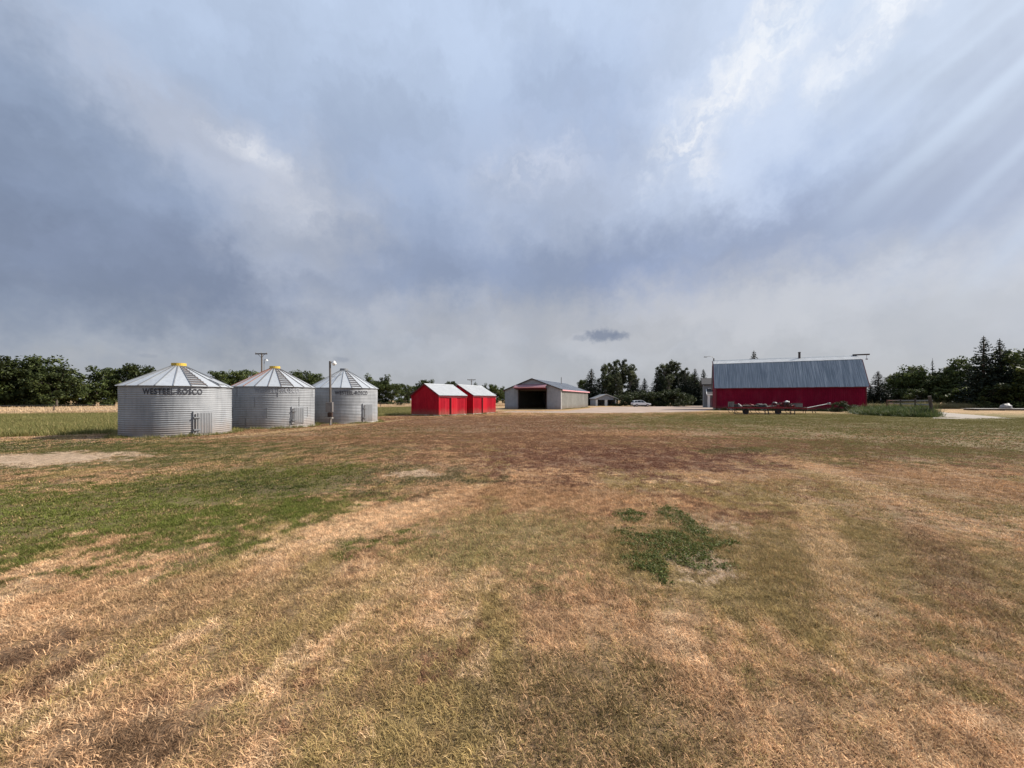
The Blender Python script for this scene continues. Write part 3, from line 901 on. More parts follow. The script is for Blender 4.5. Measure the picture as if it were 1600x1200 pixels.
# ripe field
ears = [blade_tile('wheat_patch', 1700, 1.6, (0.30, 0.48), (0.016, 0.030), (0.0, 0.22), 'wheat', ear=True) for _ in range(4)]
P = grid_pts(1.25, -100, 16, 30, 146); P = P[inside(WHEAT, P[:, 0], P[:, 1])]
P = P[np.abs(np.arctan2(P[:, 0], P[:, 1])) < R(60)]
hs = np.clip(0.95 + 0.25 * field_noise(P, 0.3, 2.0), 0.7, 1.2)
strewn('wheat_crop', ears, P, np.stack([np.ones(len(P)), np.ones(len(P)), hs], 1), 'strip of ripe golden grain crop before the far trees', 'crop')


# ------------------------------------------------------------------ grain bins
def bin_alpha(bn, px):
    """angle on the bin's wall (0 faces the camera, + to the right) seen at a pixel column"""
    cx, cy, a, r = bn
    best = None
    for k in range(-850, 851):
        al = R(k / 10)
        x = cx + r * (math.sin(al) * math.cos(a) - math.cos(al) * math.sin(a))
        y = cy + r * (-math.sin(al) * math.sin(a) - math.cos(al) * math.cos(a))
        e = abs(800 + F * x / y - px)
        if best is None or e < best[0]: best = (e, al)
    return best[1]


def letters(txt):
    cu = bpy.data.curves.new('t', 'FONT'); cu.body = txt; cu.size = 1.0; cu.offset = 0.03; cu.space_character = 1.12
    cu.resolution_u = 3
    ob = bpy.data.objects.new('t', cu); COL.objects.link(ob)
    dg = bpy.context.evaluated_depsgraph_get()
    me = bpy.data.meshes.new_from_object(ob.evaluated_get(dg))
    v = np.array([tuple(x.co) for x in me.vertices]); f = [tuple(p.vertices) for p in me.polygons]
    bpy.data.objects.remove(ob); bpy.data.meshes.remove(me); bpy.data.curves.remove(cu)
    return v, f


def grain_bin(bn, wall_h, peak_z, label, text_px, text_z, text_mat, door_px, door_z, seam_mat, n_roof, roof_off, ladder_at, cap_mat, hatch=None, z0=0.0):
    cx, cy, a, r = bn
    T = thing('grain_bin', label, 'grain bin', (cx, cy, z0), -a, 'galvanized grain bins')
    rings, per = 4, 6
    rh = wall_h / rings
    waves = 6
    # one curved corrugated sheet, shared by the whole wall
    nz, na = waves * 6 + 1, 11
    v, f = [], []
    for i in range(nz):
        z = i / (nz - 1) * rh
        for j in range(na):
            t = (j / (na - 1)) * 2 * math.pi / per
            rr = r + 0.009 * math.cos(2 * math.pi * waves * i / (nz - 1)) + 0.012 * mnoise.noise((t * 5, z * 2.5, r)) * math.sin(math.pi * j / (na - 1))
            v.append((rr * math.sin(t), -rr * math.cos(t), z))
    for i in range(nz - 1):
        for j in range(na - 1):
            f.append((i * na + j, i * na + j + 1, (i + 1) * na + j + 1, (i + 1) * na + j))
    me = mesh_from('wall_sheet', v, f, 'galvanized', True)
    vs = MB()
    for i in range(0, nz - 1, 3):
        vs.box(-0.012, 0.012, -r - 0.020, -r + 0.01, i / (nz - 1) * rh, (i + 3) / (nz - 1) * rh)
    mseam = mesh_from('lap_seam', vs.v, vs.f, 'seam_grey')
    for k in range(rings):
        for j in range(per):
            t0 = (j + 0.5 * (k % 2) + 0.23 * (k // 2)) * 2 * math.pi / per + 0.35
            o = link('wall_sheet', me, T, (0, 0, k * rh), (0, 0, t0), (1 + 0.0012 * (j % 2),) * 2 + (1,))
            if seam_mat == 'seam_dark': link('lap_seam', mseam, o)
    # concrete footing
    ft = MB(); n = 40
    ft.add([(rr * math.sin(2 * math.pi * i / n), -rr * math.cos(2 * math.pi * i / n), z) for rr, z in ((r + .06, -.05), (r + .06, .05), (r - .05, .05)) for i in range(n)],
           [(k * n + i, k * n + (i + 1) % n, (k + 1) * n + (i + 1) % n, (k + 1) * n + i) for k in range(2) for i in range(n)])
    ft.build('footing', 'concrete', T)
    # conical roof of separate wedge sheets with standing ribs
    ro, ri = r + 0.10, 0.24
    ze, zp = wall_h - 0.01, peak_z
    da = 2 * math.pi / n_roof
    def pt(rad, t, z): return (rad * math.sin(t), -rad * math.cos(t), z)
    w_ = MB(); th = 0.012
    w_.add([pt(ro, 0, ze), pt(ro, da, ze), pt(ri, da, zp), pt(ri, 0, zp), pt(ro, 0, ze - th), pt(ro, da, ze - th), pt(ri, da, zp - th), pt(ri, 0, zp - th)],
           [(0, 1, 2, 3), (7, 6, 5, 4), (4, 5, 1, 0), (5, 6, 2, 1), (6, 7, 3, 2), (7, 4, 0, 3)])
    mw = mesh_from('roof_sheet', w_.v, w_.f, 'galvanized_roof')
    rb = MB().bar((0, -ro, ze + .012), (0, -ri, zp + .012), 0.038, 0.036)
    mr = mesh_from('rib', rb.v, rb.f, seam_mat); mr2 = mesh_from('rib', rb.v, rb.f, 'seam_rust' if seam_mat == 'seam_dark' else seam_mat)
    for j in range(n_roof):
        t0 = j * da + roof_off
        o = link('roof_sheet', mw, T, (0, 0, 0), (0, 0, t0))
        tt = (t0 + math.pi) % (2 * math.pi) - math.pi
        link('rib', mr2 if (-1.5 < tt < -0.55) else mr, o)
    # rungs across one roof sheet
    tl = roof_off + ladder_at * da
    for k in range(9):
        u = 0.06 + k * 0.105
        rad = ro + (ri - ro) * u; z = ze + (zp - ze) * u + 0.05
        MB().bar(pt(rad * 1.0, tl, z), pt(rad, tl + da, z), 0.05, 0.05).build('rung', 'seam_dark', T)
    if hatch is not None:
        th_ = roof_off + hatch * da + da / 2
        d0, d1 = Vector(pt(ro * .93, th_, ze + (zp - ze) * .09 + .03)), Vector(pt(ro * .70, th_, ze + (zp - ze) * .33 + .03))
        MB().bar(d0, d1, 0.42, 0.05).build('roof_hatch', 'galvanized', T)
    # fill cap
    c = MB(); n = 20
    c.add([pt(rr, 2 * math.pi * i / n, z) for rr, z in ((.30, zp - .03), (.30, zp + .13), (.27, zp + .13), (.27, zp + .05), (.02, zp + .09)) for i in range(n)],
          [(k * n + i, k * n + (i + 1) % n, (k + 1) * n + (i + 1) % n, (k + 1) * n + i) for k in range(4) for i in range(n)])
    c.build('fill_cap', cap_mat, T)
    # stencilled lettering, wrapped round the wall
    a0, a1 = bin_alpha(bn, text_px[0]), bin_alpha(bn, text_px[1])
    tv, tf = letters('WESTEEL-ROSCO')
    mn, mx = tv.min(0), tv.max(0)
    u = (tv[:, 0] - mn[0]) / (mx[0] - mn[0]); q = (tv[:, 1] - mn[1]) / (mx[1] - mn[1])
    al = a0 + (a1 - a0) * u; z = text_z[0] + (text_z[1] - text_z[0]) * q
    rr = r + 0.019
    link('lettering', mesh_from('lettering', np.stack([rr * np.sin(al), -rr * np.cos(al), z], 1), tf, text_mat), T)
    # door with ribbed panel, frame, latch bar and hinges
    d0, d1 = bin_alpha(bn, door_px[0]), bin_alpha(bn, door_px[1])
    am = (d0 + d1) / 2; hw = r * math.sin((d1 - d0) / 2)
    yo = -r * math.cos((d1 - d0) / 2)
    dr = link('door_frame', mesh_from('door_frame', *(lambda m_: (m_.v, m_.f))(MB().box(-hw, hw, -r - .03, yo + .04, door_z[0], door_z[1])), 'galvanized'), T, (0, 0, 0), (0, 0, am))
    pw = hw * 0.72
    x0 = -pw + 0.06
    pv, pf = ribbed(2 * pw, door_z[1] - door_z[0] - .16, 2 * pw / 5, 0.016, 0.028)
    pm = mesh_from('door_panel', pv, pf, 'galvanized')
    link('door_panel', pm, dr, (x0 - 0.0, -r - .032, door_z[0] + .07))
    for i in range(6):
        xx = x0 + 2 * pw * i / 5 * 0.999
        MB().box(xx - .010, xx + .010, -r - .052, -r - .034, door_z[0] + .06, door_z[1] - .08).build('groove', 'seam_grey', dr)
    MB().tube((x0 - .10, -r - .06, door_z[0] + .12), (x0 - .10, -r - .06, door_z[1] - .12), .018).build('latch_bar', 'dark_steel', dr)
    for zz in (door_z[0] + .22 * (door_z[1] - door_z[0]), door_z[0] + .74 * (door_z[1] - door_z[0])):
        MB().box(x0 - .17, x0 + .1, -r - .085, -r - .033, zz - .03, zz + .03).build('hinge', 'seam_grey', dr)
    return T


grain_bin(B1, 2.37, 3.42, 'nearest grain bin, bold black lettering and yellow cap, on the far left', (223, 316), (1.95, 2.23), 'lettering', (301, 331), (0.04, 1.16), 'seam_grey', 22, R(11.5) - 11 * 2 * math.pi / 22 + math.pi, 0, 'yellow_paint', hatch=2)
grain_bin(B2, 2.50, 3.72, 'middle grain bin with rusty dark roof ribs, faded lettering and yellow cap', (397, 467), (2.12, 2.42), 'lettering_faded', (455, 474), (0.22, 1.28), 'seam_dark', 22, R(8), 0, 'yellow_paint', z0=0.02)
grain_bin(B3, 2.58, 3.98, 'farthest grain bin with black lettering, behind the light pole', (523, 574), (2.06, 2.34), 'lettering', (566, 581), (0.06, 1.42), 'seam_grey', 22, R(12), 0, 'seam_grey', z0=0.02)

# yard light pole with meter box before the third bin
y_ = 26.6; x_ = AX(515.5, y_)
pl = thing('light_pole', 'short grey wooden pole with lamp and meter box before the farthest bin', 'light pole', (x_, y_, 0))
MB().tube((0.05, 0, 0.0), (0, 0, 4.35), 0.085, 0.065, 10).build('post', 'pole_wood', pl)
MB().tube((0.07, -0.10, 0), (0.06, -0.10, 0.95), 0.04, 0.04, 8).build('conduit', 'pale_tarp', pl)
MB().box(-0.16, 0.30, -0.30, -0.11, 0.88, 1.55, 0.015).build('meter_box', 'box_grey', pl)
MB().box(-0.04, 0.26, -0.28, -0.11, 0.55, 0.86, 0.015).build('breaker_box', 'rusty_steel', pl)
MB().box(-0.2, 0.28, -0.32, -0.08, 0.45, 0.53).build('shelf', 'grey_wood', pl)
lh = MB().path([(0, 0, 4.2), (0.16, -0.02, 4.30), (0.28, -0.04, 4.26)], [.03, .03, .03]).build('lamp_arm', 'grey_steel', pl)
lm = MB(); n = 12
lm.add([(0.30 + rr * math.cos(2 * math.pi * i / n), -0.04 + rr * math.sin(2 * math.pi * i / n), z) for rr, z in ((.05, 4.36), (.09, 4.30), (.16, 4.20), (.15, 4.14), (.06, 4.05)) for i in range(n)],
       [(k * n + i, k * n + (i + 1) % n, (k + 1) * n + (i + 1) % n, (k + 1) * n + i) for k in range(4) for i in range(n)])
lm.build('lamp_head', 'white_paint', pl, smooth=True)
pw_ = [Vector((x_, y_, 3.35)).lerp(Vector((B3[0], B3[1], 3.95)), u) - Vector((0, 0, .25 * math.sin(math.pi * u))) for u in np.linspace(0, 1, 9)]
tag(MB().path(pw_, [.014] * 9, 5).build('overhead_wire', 'car_trim'), 'thin dark wire from the light pole to the farthest bin roof', 'wire')


def utility_pole(px, Y, top_py, arm_px, label, lamp=None):
    x, z = AX(px, Y), AZ(top_py, Y)
    T = thing('utility_pole', label, 'utility pole', (x, Y, 0), 0.0)
    MB().tube((0, 0, 0), (0, 0, z + .15), .17, .11, 8).build('post', 'pole_wood', T)
    h = arm_px / F * Y / 2
    MB().box(-h, h, -.2, -.08, z - .10, z + .10).build('crossarm', 'old_wood', T)
    for s in (-0.9, 0.0, 0.88):
        MB().tube((h * s, -.14, z + .10), (h * s, -.14, z + .34), .05, .04, 6).build('insulator', 'grey_steel', T)
    for s in (-1, 1):
        MB().bar((0, -.1, z - .7), (s * h * .55, -.14, z - .08), .05, .05).build('brace', 'old_wood', T)
    return T


utility_pole(409, 70, 553, 18.5, 'tall utility pole with crossarm rising behind the middle bin')
utility_pole(736.7, 130, 593.5, 13, 'small distant utility pole with crossarm above the red sheds')
x_ = AX(412.8, 66)
lp = thing('yard_lamp', 'thin lamp post with white hooded lamp behind the middle bin', 'lamp post', (x_, 66, 0))
zt = AZ(563, 66)
MB().tube((0, 0, 0), (0, 0, zt), .07, .05, 6).build('post', 'grey_steel', lp)
MB().path([(0, 0, zt), (.15, 0, zt + .18), (.38, 0, zt + .1)], [.04, .04, .04]).build('arm', 'grey_steel', lp)
MB().tube((.42, 0, zt + .2), (.42, 0, zt - .1), .06, .24, 10).build('lamp_hood', 'white_paint', lp)


# ------------------------------------------------------------------ gabled metal sheds
def red_shed(place, W, L, H, rise, label, door, rail_label=None):
    """local origin at the near corner: x runs left (-W..0) along the gable, y back along the lit side"""
    (nx, ny), th = place
    T = thing('red_shed', label, 'shed', (nx, ny, 0), -th, 'small red metal sheds')
    b = 0.10                       # sill height
    MB().box(-W - .03, .03, -.03, L + .03, 0.0, b).build('sill', 'white_paint', T)
    MB().box(-W + .04, -.04, .04, L - .04, b, b + .05).build('floor_slab', 'grey_wood', T)
    # long walls in sheets
    dx0, dx1 = door
    n = 6
    sheet_row(T, 'wall_sheet', 'red_bright', (0, 0, b), (0, 1, 0), (0, 0, 1), L, H - b, n)
    sheet_row(T, 'wall_sheet', 'red_bright', (-W, L, b), (0, -1, 0), (0, 0, 1), L, H - b, n)
    # gables: a pentagon each, with ribs on it
    for y, s in ((0.0, -1), (L, 1)):
        g = MB().prism([(-W, y, b), (0, y, b), (0, y, H), (-W / 2, y, H + rise), (-W, y, H)], (0, 0, 0), (0, s * 0.012, 0))
        g.build('gable_wall', 'red_bright', T)
        k = 18
        rbm = MB()
        for i in range(1, k):
            x = -W * i / k
            top = H + rise * (1 - abs(x + W / 2) / (W / 2))
            rbm.box(x - .02, x + .02, y + s * .012 if s > 0 else y - .034, y + s * .034 if s > 0 else y - .012, b, top - .06)
        rbm.build('gable_ribs', 'red_bright', T)
    # corner trim and fascia
    for x in (-W, 0):
        for y in (0, L):
            MB().box(x - .05, x + .05, y - .05, y + .05, b + .001, H - .01).build('corner_trim', 'red_door', T)
    MB().box(.02, .09, -.15, L + .15, H - .26, H - .10).build('fascia', 'red_trim', T)
    # sliding door on the lit side
    d = MB()
    v, f = ribbed(dx1 - dx0, H - b - .34, .3, .02)
    dr = link('door', mesh_from('door', v, f, 'red_door'), T, (.065, dx0, b + .03), (0, 0, R(90)))
    MB().box(-.05, .02, -.065, -.03, 0, H - b - .34).build('door_edge', 'red_trim', dr)
    MB().box(.025, .09, dx0 - .6, dx1 + .7, H - .30, H - .262).build('door_rail', 'red_trim', T)
    # roof: ribbed sheets on both slopes
    ov, oe = .16, .14
    sl = math.hypot(W / 2 + ov, rise * (W / 2 + ov) / (W / 2))
    ez = H - rise * ov / (W / 2)
    up = Vector((-W / 2 - ov, 0, rise * (W / 2 + ov) / (W / 2))).normalized()
    sheet_row(T, 'roof_sheet', 'pale_lit_roof', (ov, -oe, ez + .03), (0, 1, 0), up, L + 2 * oe, sl, 5, rib=.018)
    up2 = Vector((W / 2 + ov, 0, rise * (W / 2 + ov) / (W / 2))).normalized()
    sheet_row(T, 'roof_sheet', 'pale_lit_roof', (-W - ov, L + oe, ez + .03), (0, -1, 0), up2, L + 2 * oe, sl, 5, rib=.018)
    MB().prism([(-W / 2 - .16, -oe, H + rise - .03), (-W / 2, -oe, H + rise + .075), (-W / 2 + .16, -oe, H + rise - .03), (-W / 2, -oe, H + rise + .03)], (0, 0, 0), (0, L + 2 * oe, 0)).build('ridge_cap', 'pale_lit_roof', T)
    for s in (-1, 1):
        MB().bar((-W / 2, -oe - .01, H + rise - .02), (-W / 2 + s * (W / 2 + ov), -oe - .01, ez - .02), .03, .13).build('barge_board', 'red_trim', T)
    return T


red_shed(SHED_A, 4.2, 4.35, 2.25, 1.20, 'nearer small red metal shed with pale roof and dark gable end', (1.75, 2.75))
red_shed(SHED_B, 4.2, 5.3, 2.3, 1.22, 'farther red metal shed with pale roof, right behind its twin', (2.0, 3.1))

# ------------------------------------------------------------------ machine shed
T = thing('machine_shed', 'grey metal machine shed with open dark doorway and folded red door', 'shed', (*MS_C, 0), MS_R)
W2, L, H, PK, DO, DT = MS_W / 2, MS_L, 3.62, 5.62, 2.8, 3.72
DT = 3.60
sheet_row(T, 'wall_sheet', 'shed_cladding', (-W2, 0, 0.02), (1, 0, 0), (0, 0, 1), W2 - DO, H, 3)
sheet_row(T, 'wall_sheet', 'shed_cladding', (DO, 0, 0.02), (1, 0, 0), (0, 0, 1), W2 - DO, H, 3)
MB().prism([(-W2, 0, H + .025), (W2, 0, H + .025), (0, 0, PK)], (0, 0, 0), (0, -.012, 0)).build('gable_wall', 'shed_cladding', T)
gr = MB()
for i in range(1, 24):
    x = -W2 + i * MS_W / 24
    top = H + (PK - H) * (1 - abs(x) / W2) - .1
    if top > H + .1: gr.box(x - .02, x + .02, -.035, -.012, H + .03, top)
gr.build('gable_ribs', 'shed_cladding', T)
sheet_row(T, 'wall_sheet', 'shed_cladding_side', (W2, 0, .02), (0, 1, 0), (0, 0, 1), L, H, 12)
sheet_row(T, 'wall_sheet', 'shed_cladding_side', (-W2, L, .02), (0, -1, 0), (0, 0, 1), L, H, 12)
# back wall round a translucent window
wx0, wx1, wz0, wz1 = 1.0, 2.6, 1.3, 2.9
bw = MB()
for x0, x1, z0, z1 in ((-W2, wx0, 0, H), (wx1, W2, 0, H), (wx0, wx1, 0, wz0), (wx0, wx1, wz1, H)):
    bw.box(x0, x1, L - .03, L, z0, z1)
bw.prism([(-W2, L - .03, H + .001), (W2, L - .03, H + .001), (0, L - .03, PK)], (0, 0, 0), (0, .03, 0))
bw.build('back_wall', 'shed_cladding', T)
wf_ = MB().box(wx0 - .08, wx1 + .08, L - .06, L - .031, wz0 - .08, wz0).box(wx0 - .08, wx1 + .08, L - .06, L - .031, wz1, wz1 + .08).build('window_frame', 'white_paint', T)
MB().box(wx0, wx1, L - .02, L - .012, wz0, wz1).build('pane', 'fibreglass_pane', wf_)
MB().box(-W2 + .02, W2 - .02, .03, L - .05, .008, .03).build('floor_slab', 'field_soil', T)
for k in range(5):
    y = 0.6 + k * (L - 1.2) / 4
    MB().bar((-W2 + .15, y, H - .1), (W2 - .15, y, H - .1), .08, .2).build('truss', 'old_wood', T)
ov, oe = .35, .25
rs = (PK - H) / W2
sl = math.hypot(W2 + ov, rs * (W2 + ov)) + .02
for s in (-1, 1):
    up = Vector((-s * (W2 + ov), 0, rs * (W2 + ov)))
    o0 = (s * (W2 + ov), -oe if s > 0 else L + oe, H - rs * ov + .05)
    sheet_row(T, 'roof_sheet', 'shed_roof', o0, (0, s, 0), up, L + 2 * oe, sl, 16, rib=.02)
    MB().bar((s * (W2 + ov), -oe, H - rs * ov - .03), (s * (W2 + ov), L + oe, H - rs * ov - .03), .04, .2).build('eave_trim', 'pink_trim', T)
    MB().bar((0, -oe - .02, PK + .03), (s * (W2 + ov), -oe - .02, H - rs * ov + .02), .03, .16).build('barge_board', 'dark_steel', T)
    MB().box(s * (W2 - .0) - .06, s * (W2 - .0) + .06, -.06, .06, .02, H - .02).build('corner_trim', 'white_paint' if s > 0 else 'shed_cladding', T)
MB().prism([(-.25, -oe, PK - .01), (0, -oe, PK + .11), (.25, -oe, PK - .01), (0, -oe, PK + .07)], (0, 0, 0), (0, L + 2 * oe, 0)).build('ridge_cap', 'shed_roof', T)
# folded overhead door sticking out above the opening
hz, ex = 4.55, 1.35
bd = MB().prism([(-DO - .45, -.06, hz), (DO + .1, -.06, hz), (DO + .1, -ex, 4.02), (-DO - .45, -ex, 4.02)], (0, 0, 0), (0, 0, .06)).build('folded_door', 'faded_red', T)
MB().prism([(-DO - .45, -.06, DT + .05), (DO + .1, -.06, DT + .05), (DO + .1, -ex, 3.93), (-DO - .45, -ex, 3.93)], (0, 0, 0), (0, 0, .06)).build('lower_leaf', 'red_trim', bd)
MB().box(-DO - .48, DO + .13, -ex - .05, -ex + .02, 3.9, 4.1).build('door_lip', 'pink_trim', bd)
for x in (-DO, DO):
    MB().box(x - .09, x + .09, -.07, .09, 0.02, DT + .03).build('door_jamb', 'dark_steel', T)
MB().box(-DO, DO, -.05, .05, DT, DT + .1).build('door_header', 'dark_steel', T)
MB().tube((1.6, 13.5, PK - 0.6), (1.6, 13.5, PK + .95), .10, .10, 8).build('vent_pipe', 'grey_steel', T)

# ------------------------------------------------------------------ small two-bay garage far back
Yg = 112.0
gx = AX(947, Yg)
T = thing('garage', 'small pale two-bay garage beside the hedge, far back', 'garage', (gx, Yg, 0), R(4))
hw, wh, pk, ln = 3.0, 2.15, 3.30, 6.0
for x0, x1 in ((-hw, -hw + .55), (-.38, .38), (hw - .3, hw)):
    MB().box(x0, x1, 0, .12, 0.004, 1.75).build('door_post', 'white_paint', T)
MB().prism([(-hw, 0, 1.75), (hw, 0, 1.75), (hw, 0, wh), (0, 0, pk), (-hw, 0, wh)], (0, 0, 0), (0, .12, 0)).build('gable_wall', 'shed_cladding', T)
for x in (-hw, hw - .12): MB().box(x, x + .12, .125, ln, .004, wh).build('side_wall', 'shed_cladding', T)
MB().box(-hw + .125, hw - .125, ln - .12, ln, .004, wh).build('back_wall', 'shed_cladding', T)
for s in (-1, 1):
    MB().bar((0, -.3, pk + .08), (s * (hw + .35), -.3, wh - .05), .05, .16).build('barge_board', 'white_paint', T)
    MB().prism([(0, -.27, pk + .10), (s * (hw + .35), -.27, wh - .03), (s * (hw + .35), -.27, wh - .10), (0, -.27, pk + .03)], (0, 0, 0), (0, ln + .5, 0)).build('roof_slope', 'shed_roof', T)

# ------------------------------------------------------------------ red barn with gambrel metal roof
T = thing('barn', 'long dark red barn with blue-grey gambrel metal roof', 'barn', (*BARN_O, 0), BARN_R)
L, W, H = BARN_L, BARN_W, 3.88
bi, zb, zr = 2.5, 8.0, 8.72
MB().box(-.04, L + .04, -.04, W + .04, 0, .22).build('foundation', 'concrete', T)
sheet_row(T, 'wall_sheet', 'red_barn', (0, 0, .22), (1, 0, 0), (0, 0, 1), L, H - .22, 22, rib=.025)
sheet_row(T, 'wall_sheet', 'red_barn', (L, W, .22), (-1, 0, 0), (0, 0, 1), L, H - .22, 22, rib=.025)
for x, s in ((0, -1), (L, 1)):
    MB().prism([(x, .02, .22), (x, W - .02, .22), (x, W - .02, H), (x, W - bi, zb - .06), (x, W / 2, zr - .06), (x, bi, zb - .06), (x, .02, H)], (0, 0, 0), (s * .02, 0, 0)).build('gable_wall', 'red_barn', T)
    for y in (0, W):
        MB().box(x - .07, x + .07, y - .07, y + .07, .221, H - .05).build('corner_trim', 'red_trim', T)
ov, oe = .22, .3
k = (zb - H) / bi
def slope(p0, p1, x0, sx, m, cnt, nm='roof_sheet'):
    (ya, za), (yb, zb_) = p0, p1
    sheet_row(T, nm, m, (x0, ya, za), (sx, 0, 0), (0, yb - ya, zb_ - za), L + 2 * oe, math.hypot(yb - ya, zb_ - za), cnt, rib=.035, pitch=.23, jitter=.025)
slope((-ov, H - k * ov * .6 + .03), (bi, zb + .03), -oe, 1, 'barn_roof', 34)
slope((bi - .06, zb + .03), (W / 2, zr + .04), -oe, 1, 'pale_lit_roof', 30)  # upper slope: sun and sky brightness painted in by a paler sheet colour
slope((W + ov, H - k * ov * .6 + .03), (W - bi, zb + .03), L + oe, -1, 'barn_roof', 30)
slope((W - bi + .06, zb + .03), (W / 2, zr + .04), L + oe, -1, 'pale_lit_roof', 30)  # back upper slope takes the same brightened colour
MB().prism([(-oe, W / 2 - .2, zr + .0), (-oe, W / 2, zr + .12), (-oe, W / 2 + .2, zr + .0), (-oe, W / 2, zr + .09)], (0, 0, 0), (L + 2 * oe, 0, 0)).build('ridge_cap', 'barn_roof', T)
MB().box(-oe, L + oe, -ov - .03, -ov + .02, H - k * ov * .6 - .10, H - k * ov * .6 + .02).build('eave_trim', 'red_trim', T)
for x in (-oe - .02, L + oe + .02):
    MB().bar((x, -ov, H - k * ov * .6 - .03), (x, bi, zb - .05), .05, .18, up=(1, 0, 0)).build('barge_board', 'red_trim', T)
    MB().bar((x, bi, zb - .05), (x, W / 2, zr - .04), .05, .18, up=(1, 0, 0)).build('barge_board', 'red_trim', T)
MB().tube((12.6, W / 2 - .25, zr - .2), (12.6, W / 2 - .25, zr + .9), .17, .17, 10).build('stove_pipe', 'dark_steel', T)
MB().tube((12.6, W / 2 - .25, zr + .9), (12.6, W / 2 - .25, zr + 1.0), .22, .20, 10).build('pipe_cap', 'dark_steel', T)
ht = MB().box(L - .2, L + 1.9, W / 2 - .12, W / 2 + .12, zr + .10, zr + .30).build('hay_track', 'dark_steel', T)
MB().tube((L + 1.55, W / 2, zr + .12), (L + 1.55, W / 2, zr - .45), .03).box(L + 1.42, L + 1.68, W / 2 - .05, W / 2 + .05, zr - .62, zr - .45).build('trolley_hook', 'grey_steel', ht)
yl = thing('gooseneck_lamp', 'curved gooseneck yard lamp at the left gable peak of the barn', 'lamp', (BARN_O[0] + W / 2 * math.sin(R(24)) - .12 * math.cos(R(24)), BARN_O[1] + W / 2 * math.cos(R(24)) + .12 * math.sin(R(24)), 0))
MB().tube((0, 0, 8.2), (0, 0, 9.25), .11, .10, 8).build('post', 'old_wood', yl)
MB().path([(0, 0, 9.1), (-.25, 0, 9.5), (-.7, 0, 9.62), (-1.4, 0, 9.5)], [.035] * 4).build('lamp_arm', 'grey_steel', yl)
MB().box(-1.75, -1.25, -.1, .1, 9.42, 9.55, .03).build('lamp_head', 'box_grey', yl)

# ------------------------------------------------------------------ house partly hidden behind the barn
Yh = 92.0
T = thing('house', 'grey house with dark roof and white porch behind the barn', 'house', (AX(1100, Yh), Yh, 0), R(-24))
hl, hd, hh = 9.0, 8.0, 5.3
MB().box(0, hl, 0, hd, 0, hh).build('wall', 'house_siding', T)
for s, y0 in ((1, -.5), (-1, hd + .5)):
    MB().prism([(-.5, y0, hh - .1), (-.5, y0, hh + .1), (-.5, hd / 2, hh + 1.75), (-.5, hd / 2, hh + 1.55)], (0, 0, 0), (hl + 1, 0, 0)).build('roof_slope', 'house_roof', T)
MB().prism([(-.02, 0, hh), (-.02, hd, hh), (-.02, hd / 2, hh + 1.6)], (0, 0, 0), (.05, 0, 0)).build('gable_wall', 'house_siding', T)
MB().prism([(.5, -3.2, 2.9), (.5, -3.2, 3.1), (.5, -.02, 4.3), (.5, -.02, 4.1)], (0, 0, 0), (5, 0, 0)).build('porch_roof', 'house_roof', T)
MB().bar((.45, -3.25, 2.95), (.45, -.02, 4.2), .12, .3).build('porch_fascia', 'white_paint', T)
MB().box(.45, 5.5, -3.35, -3.22, 2.78, 3.08).build('porch_beam', 'white_paint', T)
for x in (.6, 2.6, 4.6):
    MB().box(x, x + .5, -3.2, -2.9, 0, 2.8).build('porch_post', 'white_paint', T)
for x in (.9, 3.6, 6.4):
    wn_ = MB().box(x, x + 1.2, -.06, -.005, 3.4 if x < 5 else 1.2, 4.5 if x < 5 else 2.6).build('window', 'white_paint', T)
    MB().box(x + .12, x + 1.08, -.075, -.062, 3.52 if x < 5 else 1.32, 4.38 if x < 5 else 2.48).build('pane', 'dark_glass', wn_)
MB().box(1.35, 2.35, -.07, -.005, .1, 2.2).build('door', 'faded_red', T)

# ------------------------------------------------------------------ white car on the drive
Yc = 99.0
T = thing('parked_car', 'white sport utility car parked on the gravel before the hedge', 'car', (AX(1001.5, Yc), Yc, 0.006), R(2))
def side_shell(profile, hw, inset):
    """closed side profile lofted across the car with rounded shoulders"""
    n = len(profile); v, f = [], []
    cx_ = sum(p[0] for p in profile) / n; cz = sum(p[1] for p in profile) / n
    for y, s in ((-hw, inset), (-hw + .08, 1.0), (hw - .08, 1.0), (hw, inset)):
        v += [(cx_ + (p[0] - cx_) * (s if s == 1 else .985), y, cz + (p[1] - cz) * (s if s == 1 else .94)) for p in profile]
    for k in range(3):
        f += [(k * n + i, k * n + (i + 1) % n, (k + 1) * n + (i + 1) % n, (k + 1) * n + i) for i in range(n)]
    f += [tuple(range(n - 1, -1, -1)), tuple(range(3 * n, 4 * n))]
    return v, f
def arch(cx_, r_=.39, z=.33):
    return [(cx_ + r_ * math.cos(t), z + r_ * math.sin(t)) for t in np.linspace(math.pi, 0, 8)]
body = [(-2.28, .36), (-2.32, .62), (-2.30, .95), (-2.20, 1.03), (-1.2, 1.05), (.2, 1.02), (1.0, .98), (1.75, .90), (2.18, .78), (2.30, .60), (2.28, .34)]
low = [(-2.28, .34)] + arch(-1.38) + arch(1.38) + [(2.28, .34)]
prof = low + body[::-1]
v, f = side_shell(prof, .90, .94)
link('body', mesh_from('body', v, f, 'car_paint'), T)
roof_p = [(-2.18, 1.03), (-1.95, 1.45), (-1.55, 1.60), (-.4, 1.66), (.25, 1.58), (1.05, .99)]
def cabin(prof_, hb, ht_):
    n = len(prof_); v = []
    for s in (-1, 1):
        v += [(x, s * (hb + (ht_ - hb) * (z - 1.0) / .66), z) for x, z in prof_]
    f = [(i, (i + 1) % n, n + (i + 1) % n, n + i) for i in range(n)] + [tuple(range(n - 1, -1, -1)), tuple(range(n, 2 * n))]
    return v, f
